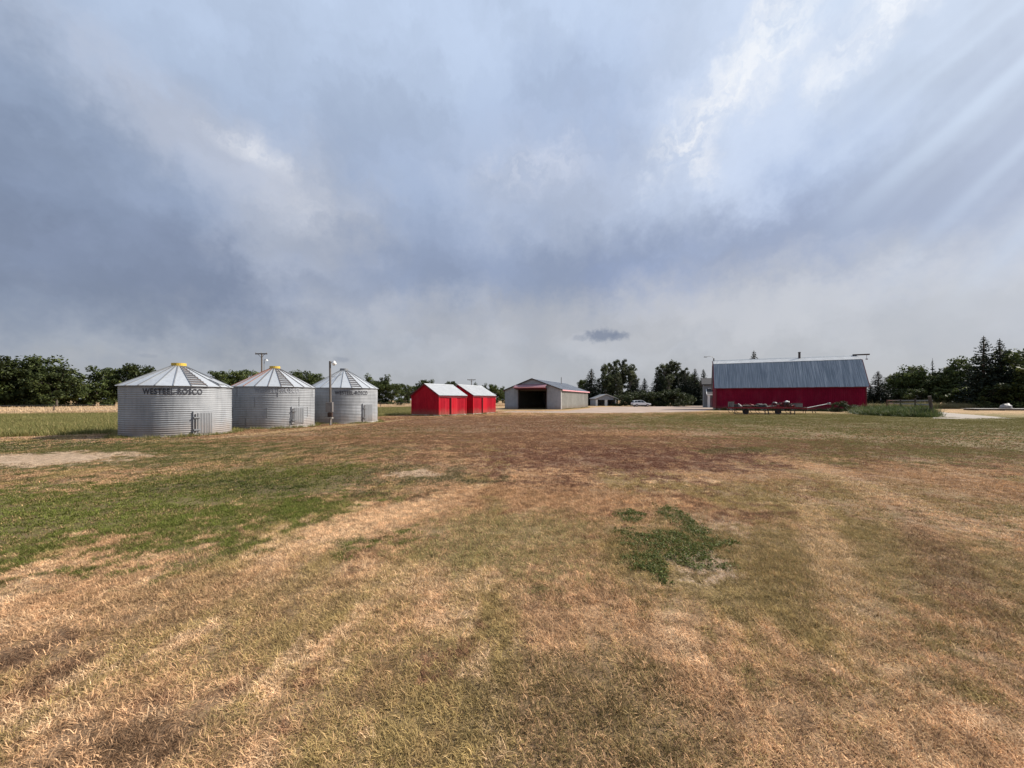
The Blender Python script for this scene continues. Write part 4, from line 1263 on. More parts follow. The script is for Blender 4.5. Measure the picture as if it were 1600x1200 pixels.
v, f = cabin(roof_p, .86, .64)
cb = link('cabin', mesh_from('cabin', v, f, 'car_paint'), T)
for s in (-1, 1):
    for pts in ([(-2.0, 1.08), (-1.80, 1.42), (-1.30, 1.52), (-1.26, 1.08)], [(-1.18, 1.08), (-1.2, 1.53), (-.32, 1.56), (-.28, 1.07)], [(-.2, 1.07), (-.24, 1.56), (.18, 1.50), (.80, 1.05)]):
        q = [(x, s * (.86 + (.64 - .86) * (z - 1.0) / .66 + .008), z) for x, z in pts]
        MB().prism(q, (0, 0, 0), (0, s * .008, 0)).build('window', 'dark_glass', cb)
MB().prism([(1.0, -.74, 1.06), (1.0, .74, 1.06), (.34, .6, 1.55), (.34, -.6, 1.55)], (0, 0, 0), (.02, 0, .015)).build('windscreen', 'dark_glass', cb)
MB().prism([(-2.17, -.74, 1.1), (-2.17, .74, 1.1), (-1.98, .6, 1.42), (-1.98, -.6, 1.42)], (0, 0, 0), (-.02, 0, .01)).build('rear_window', 'dark_glass', cb)
for x in (-1.38, 1.38):
    for s in (-1, 1):
        wheel = MB().tube((0, -.12, 0), (0, .12, 0), .35, .35, 20).build('wheel', 'rubber', T, loc=(x, s * .80, .345))
        MB().tube((0, s * .10, 0), (0, s * .135, 0), .23, .21, 14).build('rim', 'rim_metal', wheel)
        MB().tube((x, s * .70, .345), (x, s * .905, .345), .40, .40, 16).build('wheel_arch', 'car_trim', T) if False else None
MB().box(-2.25, 2.25, -.905, -.88, .36, .46).box(-2.25, 2.25, .88, .905, .36, .46).build('sill_trim', 'car_trim', T)
for s in (-1, 1):
    MB().box(2.0, 2.24, s * .70 - .16, s * .70 + .16, .70, .82, .02).build('headlight', 'lamp_clear', T)
    MB().box(-2.34, -2.22, s * .74 - .12, s * .74 + .12, .80, 1.0, .02).build('tail_light', 'lamp_red', T)
    MB().box(.62, .80, s * .98 - .09, s * .98 + .09, 1.0, 1.14, .03).build('mirror', 'car_paint', T)
    MB().tube((-1.6, s * .60, 1.66), (-.1, s * .60, 1.68), .025).build('roof_rail', 'car_trim', T)
MB().box(2.26, 2.33, -.6, .6, .38, .62, .02).build('grille', 'car_trim', T)
MB().box(-2.35, -2.28, -.75, .75, .40, .60, .02).build('bumper', 'car_trim', T)


# ------------------------------------------------------------------ trees
def leaf_cloud(centres, radii, per, size, flat=0.75, squash=1.0):
    """leaf-sized faces packed in clumps; each leaf a bent quad"""
    C_ = np.repeat(np.asarray(centres), per, 0)
    Rr = np.repeat(np.asarray(radii), per)
    n = len(C_)
    d = rng.normal(size=(n, 3)); d /= np.linalg.norm(d, axis=1)[:, None]
    rad = Rr * rng.random(n) ** 0.45
    p = C_ + d * rad[:, None] * np.array([1, 1, flat])
    nrm = d * 0.6 + rng.normal(size=(n, 3)) * 0.6 + np.array([0, 0, 0.35])
    nrm /= np.linalg.norm(nrm, axis=1)[:, None]
    a = np.cross(nrm, rng.normal(size=(n, 3))); a /= np.linalg.norm(a, axis=1)[:, None]
    b = np.cross(nrm, a)
    s = (np.repeat(size, per) if np.ndim(size) else size) * rng.uniform(0.5, 1.25, n)
    a *= s[:, None]; b *= (s * 0.62)[:, None]
    V = np.stack([p - a, p - b * .9, p + a, p + b], 1)
    i = np.arange(n) * 4
    clump = np.repeat(rng.random(len(centres)), per)
    rnd = np.repeat(np.clip(rng.random(n) * 0.6 + clump * 0.4, 0, 1), 4)
    return V.reshape(-1, 3), np.stack([i, i + 1, i + 2, i + 3], 1), rnd


def wood(paths, n=6):
    m = MB()
    for pts, rad in paths: m.path(pts, rad, n)
    return m


class Broad:
    """variants of broad-leaved trees, height 1 unit = the tree's full height"""
    def __init__(s, H, Rr, z0, m, n_clump, per, size, bark='bark', lobes=5, upright=False):
        cs, rs, paths = [], [], []
        tr = [Vector((0, 0, -.1)), Vector((rng.normal(0, .1), rng.normal(0, .1), H * .25)), Vector((rng.normal(0, .2), rng.normal(0, .2), H * .55)), Vector((rng.normal(0, .25), rng.normal(0, .25), H * .85))]
        r0 = .028 * H
        paths.append((tr, [r0, r0 * .75, r0 * .5, r0 * .15]))
        lob = []
        for k in range(lobes):
            a = 2 * math.pi * k / lobes + rng.uniform(-.4, .4)
            zz = H * (z0 + (0.90 - z0) * rng.random())
            rr = Rr * rng.uniform(.35, .7) * (1.0 if not upright else .7)
            lob.append((np.array([rr * math.cos(a), rr * math.sin(a), zz]), rng.uniform(.38, .6) * Rr))
        lob.append((np.array([rng.normal(0, .1) * Rr, rng.normal(0, .1) * Rr, H - .42 * Rr]), .42 * Rr))
        lob.append((np.array([0, 0, H * (z0 + .45 * (1 - z0))]), .62 * Rr))
        for c, lr in lob:
            k = max(3, int(n_clump / len(lob)))
            d = rng.normal(size=(k, 3)); d /= np.linalg.norm(d, axis=1)[:, None]
            pp = c + d * (lr * rng.uniform(.45, 1.0, k))[:, None] * np.array([1, 1, 1.35 if upright else .85])
            pp[:, 2] = np.clip(pp[:, 2], H * z0 * .6 + .3, H * .97)
            cs += list(pp); rs += list(rng.uniform(.16, .30, k) * Rr * .9)
            st = tr[1].lerp(tr[2], rng.random())
            en = Vector(c)
            md = st.lerp(en, .5) + Vector((0, 0, .06 * H))
            paths.append(([st, md, en], [r0 * .38, r0 * .22, r0 * .06]))
            for q in pp[:3]:
                paths.append(([md, Vector(q)], [r0 * .14, r0 * .04]))
        V, Fq, rd = leaf_cloud(cs, rs, per, size)
        s.crown = quick_mesh('crown', V, [Fq], m, rd)
        w_ = wood(paths, 6)
        s.trunk = mesh_from('trunk', w_.v, w_.f, bark, True)
        s.H = H


class Spruce:
    def __init__(s, H, Rr, gaps=0.0, z0=0.04, sparse=1.0):
        cs, sz = [], []
        paths = [([Vector((0, 0, -.1)), Vector((rng.normal(0, .05), rng.normal(0, .05), H * .5)), Vector((0, 0, H * .995))], [.022 * H, .014 * H, .003 * H])]
        levels = int(40 * sparse)
        for li in range(levels):
            u = z0 + (0.985 - z0) * (li / levels) ** 0.92
            z = u * H
            env = Rr * (1 - u) ** 0.85 * (0.75 + 0.25 * min(1, u / .15)) + .03
            nb = max(4, int(11 * (1 - u * .6) * sparse))
            a0 = rng.random() * 6.28
            for bi_ in range(nb):
                if rng.random() < gaps: continue
                a = a0 + 2 * math.pi * bi_ / nb + rng.normal(0, .2)
                Lb = env * rng.uniform(.72, 1.12)
                up = .28 * (u > .75) - .22 * (u < .6)
                d = np.array([math.cos(a), math.sin(a), 0]); sd = np.array([-d[1], d[0], 0])
                m_ = max(4, int(4 + 16 * Lb / Rr))
                f0 = np.clip(rng.random(m_) ** 0.75, .06, 1)
                wd = .24 * Lb * (1.05 - f0 * .8) + .05
                lat = rng.normal(0, .55, m_) * wd
                P_ = d[None] * (Lb * f0)[:, None] + sd[None] * lat[:, None]
                P_[:, 2] = z + up * Lb * f0 + .12 * Lb * f0 ** 2 - rng.random(m_) * .28 * (wd + .12)
                cs.append(P_); sz.append(np.full(m_, .27 * (1 - .68 * u)))
        C_ = np.concatenate(cs)
        V, Fq, rd = leaf_cloud(C_, np.concatenate(sz) * .6, 3, np.concatenate(sz), .6)
        s.crown = quick_mesh('crown', V, [Fq], 'leaf_spruce', rd)
        w_ = wood(paths, 6)
        s.trunk = mesh_from('trunk', w_.v, w_.f, 'bark', True)
        s.H = H


MAPLE = [Broad(9, 4.8, .14, 'leaf_maple', 100, 70, .25, lobes=9) for _ in range(4)]
BUSHY = [Broad(6, 3.6, .06, 'leaf_maple', 70, 66, .21, lobes=7) for _ in range(3)]
POPLAR = [Broad(14, 3.6, .14, 'leaf_poplar', 120, 62, .24, 'bark_pale', lobes=13, upright=True) for _ in range(3)]
SHRUB = [Broad(3.6, 2.9, .02, 'leaf_hedge', 60, 60, .15, lobes=6) for _ in range(3)]
SPRUCE = [Spruce(13, 3.5), Spruce(13, 3.1), Spruce(13, 3.9)]
THIN = [Spruce(13, 2.3, .35, .12, .7)]


def plant(kind, px, Y, top_py, label, cat='tree', group=None, wide=1.0, name=None, crown_w_px=None):
    H = AZ(top_py, Y) * (1.06 if kind is not SPRUCE and px < 1300 else 1.0)
    var = kind[random.randrange(len(kind))]
    nm = name or {'MAPLE': 'maple_tree', 'BUSHY': 'bushy_tree', 'POPLAR': 'poplar_tree', 'SHRUB': 'hedge_shrub', 'SPRUCE': 'spruce_tree', 'THIN': 'spruce_tree'}[[k for k in ('MAPLE', 'BUSHY', 'POPLAR', 'SHRUB', 'SPRUCE', 'THIN') if globals()[k] is kind][0]]
    T = thing(nm, label, cat, (AX(px, Y), Y, 0), random.uniform(0, 6.28), group)
    s = H / var.H
    T.scale = (s * wide, s * wide, s)
    link('trunk', var.trunk, T); link('crown', var.crown, T)
    return T


g1 = 'shelterbelt trees behind the grain field'
for px, Y, top, lab, kd, wd in [
    (-28, 64, 568, 'broad dark tree cut off by the left picture edge', MAPLE, 1.1),
    (8, 66, 563, 'tall dark tree at the left edge behind the golden field', MAPLE, 1.0),
    (52, 70, 564, 'tallest rounded dark tree of the left shelterbelt', MAPLE, 1.15),
    (88, 68, 574, 'spreading dark tree with low right limb left of the nearest bin', MAPLE, 1.0),
    (28, 76, 590, 'low bushy tree under the tall ones at the left edge', BUSHY, 1.2),
    (70, 74, 598, 'low bush filling in below the tallest left tree', BUSHY, 1.3),
    (118, 76, 606, 'low bush in the dip of the left treeline', BUSHY, 1.2),
    (148, 78, 596, 'rounded bush rising towards the nearest bin', BUSHY, 1.2),
    (178, 82, 578, 'dark round tree just left of the nearest bin roof', MAPLE, 1.0),
    (212, 84, 573, 'round tree peeking over the left slope of the nearest bin roof', MAPLE, 1.0),
    (240, 88, 582, 'tree mostly hidden behind the nearest bin roof', MAPLE, .9),
    (345, 95, 584, 'left of two tree tops between the first two bins', MAPLE, .9),
    (372, 97, 583, 'right of two tree tops between the first two bins', MAPLE, .8),
    (402, 99, 581, 'tree top left of the middle bin cap beside the utility pole', MAPLE, .8),
    (462, 104, 582, 'tree top just right of the middle bin cap', MAPLE, .9),
    (485, 108, 586, 'tree top between the middle bin and the light pole', MAPLE, .9),
    (508, 110, 590, 'tree top right behind the light pole', MAPLE, .8),
    (574, 112, 589, 'leafy tree right of the farthest bin cap', MAPLE, .9),
    (598, 115, 590, 'tall tree right of the farthest bin', MAPLE, .9),
    (612, 113, 600, 'lower leafy shoulder tree right of the farthest bin', BUSHY, 1.0),
    (634, 122, 601, 'separate tree between farthest bin and nearer red shed', MAPLE, .7),
    (652, 126, 599, 'dark tree top behind the gable of the nearer red shed', MAPLE, .8),
    (668, 127, 596, 'tree top showing at the peak of the nearer red shed', MAPLE, .7),
    (702, 130, 598, 'tree top above the roof of the nearer red shed', MAPLE, .7),
    (742, 132, 601, 'tree top below the small distant utility pole', MAPLE, .7),
    (756, 133, 602, 'tree top above the roof of the farther red shed', MAPLE, .7),
    (770, 134, 602, 'left of two dark trees between red shed and machine shed', MAPLE, .8),
    (785, 136, 606, 'right of two dark trees between red shed and machine shed', MAPLE, .8),
]:
    plant(kd, px, Y, top, lab, 'tree', g1, wd)
# isolated bushes in the field edge
plant(BUSHY, 625, 88, 622, 'small green bush in the grass left of the red sheds', 'bush', None, 0.9, 'field_bush')

g2 = 'trees behind the yard'
random.seed(21)
for px, Y, top, lab, kd, wd in [
    (924, 122, 575, 'broad dark spruce right behind the machine shed corner', SPRUCE, 1.7),
    (945, 126, 574, 'leftmost pale-leaved poplar beside the broad spruce', POPLAR, .85),
    (958, 128, 566, 'tallest poplar of the left clump, above the garage', POPLAR, .85),
    (972, 130, 565, 'slender poplar with pointed top in the left clump', POPLAR, .6),
    (984, 127, 572, 'rightmost poplar of the left clump, above the car', POPLAR, .85),
    (994, 124, 588, 'dark spruce at the right foot of the left poplar clump', SPRUCE, 1.4),
    (1007, 130, 590, 'lone small spruce in the gap between two poplar clumps', SPRUCE, 1.4),
    (1026, 128, 583, 'dark spruce starting the right clump of trees', SPRUCE, 1.3),
    (1037, 130, 572, 'left poplar of the right clump', POPLAR, .85),
    (1052, 131, 567, 'tallest poplar of the right clump', POPLAR, .85),
    (1064, 129, 578, 'lower poplar at the right side of the right clump', POPLAR, .85),
    (1071, 122, 579, 'slim dark spruce left of two by the house', SPRUCE, 1.25),
    (1086, 118, 575, 'tall dark spruce beside the house roof', SPRUCE, 1.35),
    (1099, 124, 576, 'spruce standing right above the house roof', SPRUCE, 1.2),
    (952, 131, 572, 'slim poplar stem between the leftmost and tallest ones', POPLAR, .6),
    (990, 129, 581, 'short slim poplar at the right end of the left clump', POPLAR, .7),
    (1030, 131, 578, 'slim poplar at the left end of the right clump', POPLAR, .6),
    (1045, 132, 569, 'slim poplar stem left of the tallest in the right clump', POPLAR, .6),
    (936, 124, 590, 'low spruce in front of the leftmost poplar', SPRUCE, 1.4),
    (965, 122, 585, 'shorter poplar in front of the tallest one above the garage', POPLAR, .8),
    (1045, 124, 588, 'lower poplar in front of the right clump', POPLAR, .8),
    (1060, 126, 590, 'low spruce in the middle of the right clump', SPRUCE, 1.4),
    (1079, 121, 590, 'low spruce between the two tall ones by the house', SPRUCE, 1.4),
    (1093, 117, 596, 'low wide spruce just left of the house', SPRUCE, 1.5),
    (1076, 132, 586, 'leafy tree filling in behind the slim dark spruce', MAPLE, .8),
    (1108, 128, 592, 'leafy tree top just left of the barn gable', MAPLE, .8),
    (915, 130, 596, 'low leafy tree behind the machine shed corner', MAPLE, .7),
    (1178, 118, 547, 'spruce tip showing above the middle of the barn roof', SPRUCE, 1.2),
]:
    plant(kd, px, Y, top, lab, 'tree', g2, wd)
for px, Y, top, lab in [(970, 112, 617, 'dark hedge shrub right against the garage'), (986, 108, 614, 'dark hedge shrub behind the tail of the car'), (1003, 107, 613, 'dark hedge shrub behind the middle of the car'),
                        (1021, 107, 612, 'dark hedge shrub just right of the car nose'), (1038, 106, 610, 'tallest dark shrub of the hedge'), (1054, 105, 611, 'dark hedge shrub left of the last one'), (1067, 107, 615, 'last dark hedge shrub towards the house')]:
    plant(SHRUB, px, Y, top, lab, 'shrub', 'hedge shrubs behind the car', 1.15)

g3 = 'trees along the right side'
for px, Y, top, lab, kd, wd in [
    (1372, 92, 579, 'small spruce just right of the barn', SPRUCE, 1.6),
    (1360, 96, 600, 'low dark spruce against the right end of the barn', SPRUCE, 1.3),
    (1398, 96, 585, 'leafy tree left of the right-hand tree row', MAPLE, .8),
    (1420, 94, 577, 'rounded leafy tree above the wooden fence', MAPLE, .85),
    (1444, 92, 571, 'full leafy tree left of the thin spruce tip', MAPLE, .9),
    (1457, 92, 559, 'thin ragged spruce tip sticking out of leafy trees', THIN, .7),
    (1474, 90, 580, 'leafy tree just right of the thin spruce tip', MAPLE, .9),
    (1498, 88, 558, 'tall leafy tree left of the two high spruces', MAPLE, .85),
    (1518, 86, 572, 'dark leafy tree touching the tallest spruce', MAPLE, .8),
    (1537, 78, 524, 'tallest spruce on the right with open ragged top', SPRUCE, 1.15),
    (1562, 77, 528, 'slimmer spruce right beside the tallest one', SPRUCE, 1.0),
    (1592, 82, 545, 'leafy tree at the right picture edge', MAPLE, .95),
    (1622, 74, 544, 'broad leafy tree cut off by the right picture edge', MAPLE, 1.1),
    (1408, 92, 608, 'low bush behind the left end of the wooden fence', BUSHY, 1.3),
    (1436, 88, 606, 'low bush behind the leaning fence post', BUSHY, 1.3),
    (1468, 86, 604, 'low bush at the foot of the middle right trees', BUSHY, 1.3),
    (1500, 84, 600, 'low bush at the foot of the tall right trees', BUSHY, 1.3),
    (1550, 76, 596, 'low dark bush below the two high spruces', BUSHY, 1.3),
    (1592, 74, 598, 'low dark bush at the right picture edge', BUSHY, 1.3),
]:
    plant(kd, px, Y, top, lab, 'tree' if kd is not BUSHY else 'bush', g3, wd)

# ------------------------------------------------------------------ weeds
weed_t = [blade_tile('weed_patch', 520, 0.6, (0.2, 0.85), (0.020, 0.05), (0.05, 0.9), 'weed_clump') for _ in range(3)]
WEEDS = [G(1338, 645.5), G(1360, 648.5), G(1390, 650), G(1428, 651.5), G(1448, 652), G(1452, 649), G(1440, 646), G(1400, 645), G(1350, 643.5)]
P = grid_pts(0.5, 25, 60, 30, 66); P = P[inside(WEEDS, P[:, 0], P[:, 1])]
hs = np.clip(.9 + 1.1 * field_noise(P, .8, 4.0) + rng.normal(0, .2, len(P)), .3, 1.7)
strewn('tall_weeds', weed_t, P, np.stack([np.ones(len(P)), np.ones(len(P)), hs], 1), 'tall green weeds growing between the barn corner and fence', 'weeds')
# fringe along the barn wall
q = [(BARN_O[0] + math.cos(BARN_R) * t + rng.normal(0, .2) - .45 * math.sin(R(24)), BARN_O[1] + math.sin(BARN_R) * t - .55 + rng.normal(0, .2)) for t in np.arange(.2, 19.8, .32)]
P = np.array(q)
hs = rng.uniform(.3, .75, len(P))
strewn('wall_weeds', weed_t, P, np.stack([hs, hs, hs], 1) * np.array([.8, .8, 1]), 'dark weeds along the foot of the red barn wall', 'weeds')
foot_t = [blade_tile('foot_patch', 160, 0.28, (0.06, 0.22), (0.008, 0.016), (0.05, 0.8), 'rough_grass') for _ in range(3)]
q = []
for b in (B1, B2, B3):
    for t_ in np.arange(0, 6.28, .085):
        if rng.random() < .75: q.append((b[0] + (b[3] + .14 + abs(rng.normal(0, .1))) * math.cos(t_), b[1] + (b[3] + .14 + abs(rng.normal(0, .1))) * math.sin(t_)))
for poly in SOLID[:3]:
    for i in range(4):
        (xa, ya_), (xb, yb_) = poly[i], poly[(i + 1) % 4]
        if poly is SOLID[2] and i == 0: continue
        m_ = math.hypot(xb - xa, yb_ - ya_); nx_, ny_ = (yb_ - ya_) / m_, -(xb - xa) / m_
        for t_ in np.arange(0, m_, .22):
            if rng.random() < .7: o_ = .16 + abs(rng.normal(0, .12)); q.append((xa + (xb - xa) * t_ / m_ + nx_ * o_, ya_ + (yb_ - ya_) * t_ / m_ + ny_ * o_))
P = np.array(q)
hs = rng.uniform(.4, 1.4, len(P))
strewn('foot_grass', foot_t, P, np.stack([np.ones(len(P)), np.ones(len(P)), hs], 1), 'ragged uncut grass at the foot of bins and sheds', 'grass')
dryt = [blade_tile('dry_patch', 700, 1.0, (0.5, 1.5), (0.02, 0.05), (0.02, 0.5), 'dry_weed') for _ in range(3)]
P = grid_pts(.9, 60, 110, 66, 84)
P = P[(np.abs(P[:, 1] - (81 - (P[:, 0] - 75) * .22)) < 1.9) & (P[:, 0] > 74)]
hs = np.clip(.8 + .5 * field_noise(P, .4, 4.0), .4, 1.3)
strewn('dry_grass', dryt, P, np.stack([np.ones(len(P)), np.ones(len(P)), hs], 1), 'tall dry grass at the foot of the right-hand trees', 'grass')

# low leafy weed mat in the lawn
def weed_mat():
    n = 42000
    x = rng.uniform(0.8, 3.3, n); y = rng.uniform(3.3, 7.0, n)
    lob = [(1050, 852, 78, 828, 882), (1015, 885, 38, 868, 900), (1100, 848, 40, 838, 860), (1030, 905, 14, 890, 918), (1058, 806, 24, 792, 826), (985, 805, 22, 796, 816), (1085, 828, 26, 820, 838), (1075, 878, 28, 868, 890)]
    wx = np.array([mnoise.noise((a * 3.2, b * 3.2, 1)) for a, b in zip(x, y)]); wy = np.array([mnoise.noise((a * 9, b * 9, 7)) for a, b in zip(x, y)])
    best = np.full(n, 9.0)
    for px, pc, hw_, p0, p1 in lob:
        ya, yb = G(800, p1)[1], G(800, p0)[1]
        yc, ry = (ya + yb) / 2, (yb - ya) / 2
        best = np.minimum(best, np.hypot((x - (px - 800) / F * yc) / (hw_ / F * yc), (y - yc) / ry))
    keep = best + wx * .55 + wy * .45 + rng.normal(0, .09, n) < 0.95
    x, y, best = x[keep], y[keep], best[keep]
    cl = np.array([mnoise.noise((a * 7, b * 7, 3)) for a, b in zip(x, y)])
    k = 3
    cs = np.stack([x, y, np.clip(.014 + .026 * cl + .012 * (1 - best), .006, .07)], 1)
    V, Fq, rd = leaf_cloud(cs, np.full(len(cs), .025), k, rng.uniform(.006, .016, len(cs)), .7)
    V[:, 2] = np.maximum(V[:, 2], .004)
    return quick_mesh('weed_mat', V, [Fq], 'leaf_weed', rd)
tag(link('weed_mat', weed_mat()), 'dark green mat of low weeds in the dry lawn', 'weeds', kind='stuff')

# ------------------------------------------------------------------ fences
T = thing('wooden_fence', 'weathered dark wooden rail fence among weeds right of the barn', 'fence', (0, 0, 0))
fp = [((AX(1455, 39.5), 39.5), 2.1), ((AX(1430, 45.5), 45.5), 1.9), ((AX(1407, 52), 52), 1.8), ((AX(1386, 59), 59), 1.75)]
for i, ((x, y), h) in enumerate(fp):
    MB().tube((x + (.12 if i == 0 else 0), y, 0), (x - (.18 if i == 0 else 0), y, h), .15 if i == 0 else .10, .14 if i == 0 else .09, 10).build('fence_post', 'old_wood', T)
for i in range(3):
    (x0, y0), h0 = fp[i]; (x1, y1), h1 = fp[i + 1]
    for z in (.75, 1.2, 1.62):
        MB().bar((x0, y0 - .13, z + .04), (x1, y1 - .13, z), .05, .15).build('rail', 'grey_wood', T)
T = thing('wire_fence', 'thin wire fence with dark posts along the golden field', 'fence', (0, 0, 0))
wf_pts = [(-58, 35.6), (-51.6, 44.0), (-47.5, 49.0), (-42.2, 56), (-37, 63.4), (-31.5, 71.2), (-26.4, 78.4), (-21, 86), (-14, 95.5)]
for i, (x, y) in enumerate(wf_pts):
    MB().tube((x, y, 0), (x + rng.normal(0, .04), y, 1.25 + rng.normal(0, .08)), .065, .05, 6).build('fence_post', 'old_wood', T)
for i in range(len(wf_pts) - 1):
    for z in (.45, .8, 1.12):
        MB().tube((*wf_pts[i], z), (*wf_pts[i + 1], z), .008, .008, 4, False).build('wire', 'grey_steel', T)

# ------------------------------------------------------------------ old implements in front of the barn
Yt = 46.0
x0 = AX(1138, Yt)
T = thing('implement_frame', 'long low steel implement frame on legs before the red barn', 'farm implement', (x0, Yt, 0), R(-3))
LN = 8.0
for y in (0, 1.5):
    MB().bar((0, y, .78), (LN, y, .78), .10, .14).build('side_rail', 'red_steel', T)
for x in np.linspace(.1, LN - .1, 9):
    MB().bar((x, .055, .80), (x, 1.445, .80), .08, .09).build('crossbar', 'rusty_steel', T)
for x in (.75, 4.2, 4.55, 7.1, 7.55):
    for y in (0,):
        MB().bar((x, y, 0), (x, y, .72), .07, .07, up=(1, 0, 0)).build('leg', 'dark_steel', T)
MB().bar((.75, -.0, .12), (7.5, -.0, .12), .06, .06).build('skid', 'dark_steel', T)
MB().bar((LN, .75, .7), (LN + 2.4, .75, .66), .12, .12).build('drawbar', 'red_steel', T)
for x in np.linspace(.4, LN - .4, 15):
    xx = x + rng.normal(0, .08)
    MB().path([(xx, .7, .76), (xx - .1, .9, .5), (xx + .08, .95, .28), (xx + .18, .9, .16)], [.03, .03, .025, .03], 5).build('tine', 'rusty_steel', T)
for x in (.3, .9, 5.2, 6.6, 7.4):
    h_ = rng.uniform(.3, .55)
    MB().bar((x, .3, .86), (x + rng.normal(0, .12), .35, .86 + h_), .06, .06, up=(1, 0, 0)).build('upright', 'dark_steel', T)
MB().tube((.3, .33, 1.12), (1.5, .36, 1.16), .05, .05).build('hydraulic_ram', 'grey_steel', T)
for x in (2.2, 5.9):
    wh_ = MB().tube((x, .3, .33), (x, .5, .33), .33, .33, 16).build('wheel', 'rubber', T)
    MB().tube((x, .28, .33), (x, .31, .33), .18, .18, 12).build('hub', 'rusty_steel', wh_)


def lump(name, c, r, m, label, cat, seed=0):
    """a sagging, creased heap"""
    nu, nv = 18, 10
    v, f = [], []
    for j in range(nv + 1):
        for i in range(nu):
            t = 2 * math.pi * i / nu; ph = math.pi / 2 * j / nv
            d = Vector((math.cos(t) * math.cos(ph), math.sin(t) * math.cos(ph), math.sin(ph)))
            k = 1 + .35 * mnoise.noise(d * 1.8 + Vector((seed, 0, 0))) + .15 * mnoise.noise(d * 5 + Vector((0, seed, 0)))
            v.append((c[0] + d.x * r[0] * k, c[1] + d.y * r[1] * k, c[2] + max(0, d.z) * r[2] * k))
    for j in range(nv):
        for i in range(nu):
            f.append((j * nu + i, j * nu + (i + 1) % nu, (j + 1) * nu + (i + 1) % nu, (j + 1) * nu + i))
    f.append(tuple(range(nu - 1, -1, -1)))
    return tag(link(name, mesh_from(name, v, f, m, True)), label, cat)


def on(px, dy=.75):
    return AX(px, Yt + dy), Yt + dy - .3
zt = .86
def crate(px, w_, h, d_, label, name, m):
    x, y = on(px)
    T = thing(name, label, 'box', (x, y, zt), R(-3 + random.uniform(-8, 8)))
    MB().box(-w_ / 2, w_ / 2, -d_ / 2, d_ / 2, 0, h, .02).build('body', m, T)
    MB().box(-w_ / 2 - .02, w_ / 2 + .02, -d_ / 2 - .02, d_ / 2 + .02, h, h + .05, .01).build('lid', 'rusty_steel', T)
    return T
crate(1140, .40, .62, .6, 'upright grey box at the left end of the implement frame', 'metal_box', 'box_grey')
crate(1147, .42, .30, .6, 'low dark box beside the upright grey one', 'metal_box', 'dark_steel')
crate(1243, .75, .42, .7, 'grey box at the right end of the implement frame', 'metal_box', 'box_grey')
lump('tarp_bundle', (*on(1152), zt), (.30, .35, .36), 'pale_tarp', 'grey folded tarp at the left end of the implement frame', 'tarp', 1)
lump('tarp_heap', (*on(1187), zt), (.85, .5, .40), 'black_tarp', 'black tarp heap on the middle of the implement frame', 'tarp', 2)
def scrap_pile(name, c, r, count, mats, label, cat):
    T = thing(name, label, cat, c)
    for k, m_ in enumerate(mats):
        b_ = MB()
        for i in range(count):
            u = rng.uniform(-1, 1); px_ = u * r[0]; py_ = rng.uniform(-1, 1) * r[1]
            top = r[2] * (1 - u * u) ** .5
            z = rng.uniform(.05, max(.08, top * .75))
            a_ = rng.uniform(-.6, .6); ln_ = rng.uniform(.25, .8)
            d = Vector((math.cos(a_), rng.normal(0, .3), math.sin(a_) * .45)) * ln_ / 2
            c0 = Vector((px_, py_, z + abs(d.z)))
            kind = rng.random()
            if kind < .5: b_.tube(c0 - d, c0 + d, rng.uniform(.015, .04), None, 6)
            elif kind < .8: b_.bar(c0 - d, c0 + d, rng.uniform(.05, .18), rng.uniform(.02, .06))
            else:
                w_ = Vector((rng.normal(0, .3), 1, rng.normal(0, .3))).normalized() * .03
                b_.tube(c0 - w_, c0 + w_, rng.uniform(.10, .20), None, 12)
        b_.build('scrap_iron' if k else 'scrap_steel', m_, T)
    return T
scrap_pile('scrap_heap', (*on(1219), zt), (1.2, .45, .66), 34, ['rusty_steel', 'dark_steel', 'red_steel'], 'dark rusty scrap heap on the right of the implement frame', 'scrap heap')
scrap_pile('scrap_heap', (*on(1165), zt), (.9, .45, .34), 16, ['rusty_steel', 'red_steel'], 'low scrap heap left of the black tarp on the frame', 'scrap heap')
lump('white_sack', (AX(1227, Yt + .6), Yt + .3, zt + .58), (.26, .2, .16), 'white_paint', 'white sack lying on top of the rusty scrap heap', 'sack', 4)
lump('white_bag', (AX(1208, Yt + .6), Yt + .3, zt + .48), (.22, .2, .12), 'pale_tarp', 'small pale bag left of the white sack on the scrap', 'bag', 5)
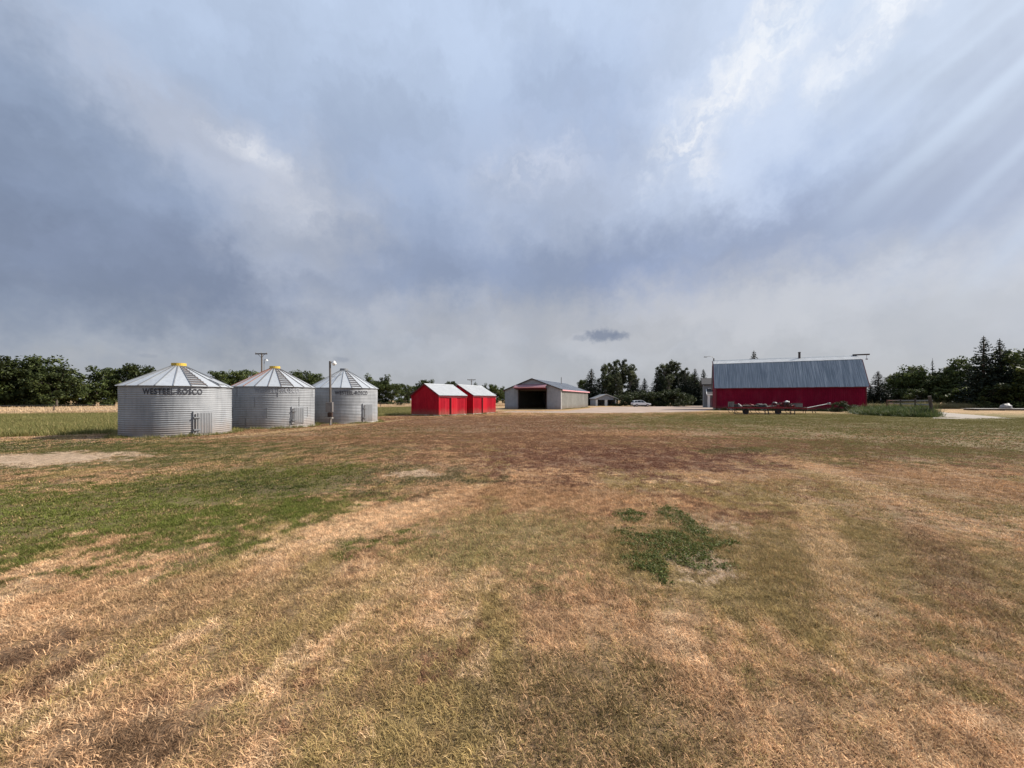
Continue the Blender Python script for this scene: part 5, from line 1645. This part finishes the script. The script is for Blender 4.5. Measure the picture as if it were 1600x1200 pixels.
for i, (pa, pb, z, lab) in enumerate([(1160, 1184, 1.02, 'upper grey plank left of the black tarp heap'), (1168, 1190, .93, 'lower grey plank left of the black tarp heap'), (1200, 1214, .95, 'pale plank at the foot of the rusty scrap heap')]):
    y = Yt + .12 + .1 * i
    tag(MB().bar((AX(pa, y), y, z), (AX(pb, y), y, z + .06), .2, .05).build('plank', 'grey_wood' if i < 2 else 'pale_wood'), lab, 'plank', 'planks on the implement frame')
# auger tube lying beside
ya = 50.5
T = thing('grain_auger', 'thin pale auger tube resting on a stand before the barn', 'auger', (AX(1258, ya), ya, 0), 0)
e = AX(1298, ya) - AX(1258, ya)
MB().tube((0, 0, .62), (e, .3, 1.22), .06, .06, 10).build('tube', 'grey_steel', T)
MB().bar((e * .3, .05, 0), (e * .3, .1, .78), .05, .05, up=(1, 0, 0)).bar((e * .45, .1, 0), (e * .3, .1, .78), .05, .05, up=(0, 1, 0)).build('stand', 'dark_steel', T)
MB().box(e - .12, e + .14, .14, .46, 1.10, 1.36, .02).build('spout', 'grey_steel', T)
MB().box(-.35, .1, -.25, .25, .35, .75, .03).build('hopper', 'rusty_steel', T)
MB().bar((-.1, -.2, 0), (-.1, -.2, .36), .05, .05, up=(1, 0, 0)).bar((-.1, .2, 0), (-.1, .2, .36), .05, .05, up=(1, 0, 0)).build('foot', 'dark_steel', T)
plant(SHRUB, 1310, 55.5, 627, 'dark low shrub against the right part of the barn wall', 'shrub', None, 1.1)
plant(SHRUB, 1330, 55.0, 631, 'low shrub at the right corner of the barn wall', 'shrub', None, 1.2)

# low plank deck and tarp at the right edge
xd, yd = AX(1568, 62), 62.0
T = thing('low_deck', 'low pale plank deck on dark skids at the right edge', 'platform', (xd, yd, 0), R(-10))
for i in range(10):
    MB().box(-4 + i * .02, 8, i * .24, i * .24 + .22, .28, .33).build('plank', 'pale_wood', T)
for x in (-3.5, 0, 3.5, 7):
    MB().box(x, x + .2, .03, 2.3, .05, .278).build('skid', 'dark_steel', T)
MB().box(-3.9, 7.9, .05, .12, .08, .27).build('skirt', 'old_wood', T)
lump('canvas_heap', (xd + 1.6, yd + 1.0, .33), (.9, .6, .75), 'pale_tarp', 'grey canvas heap lying on the low plank deck', 'tarp', 11)
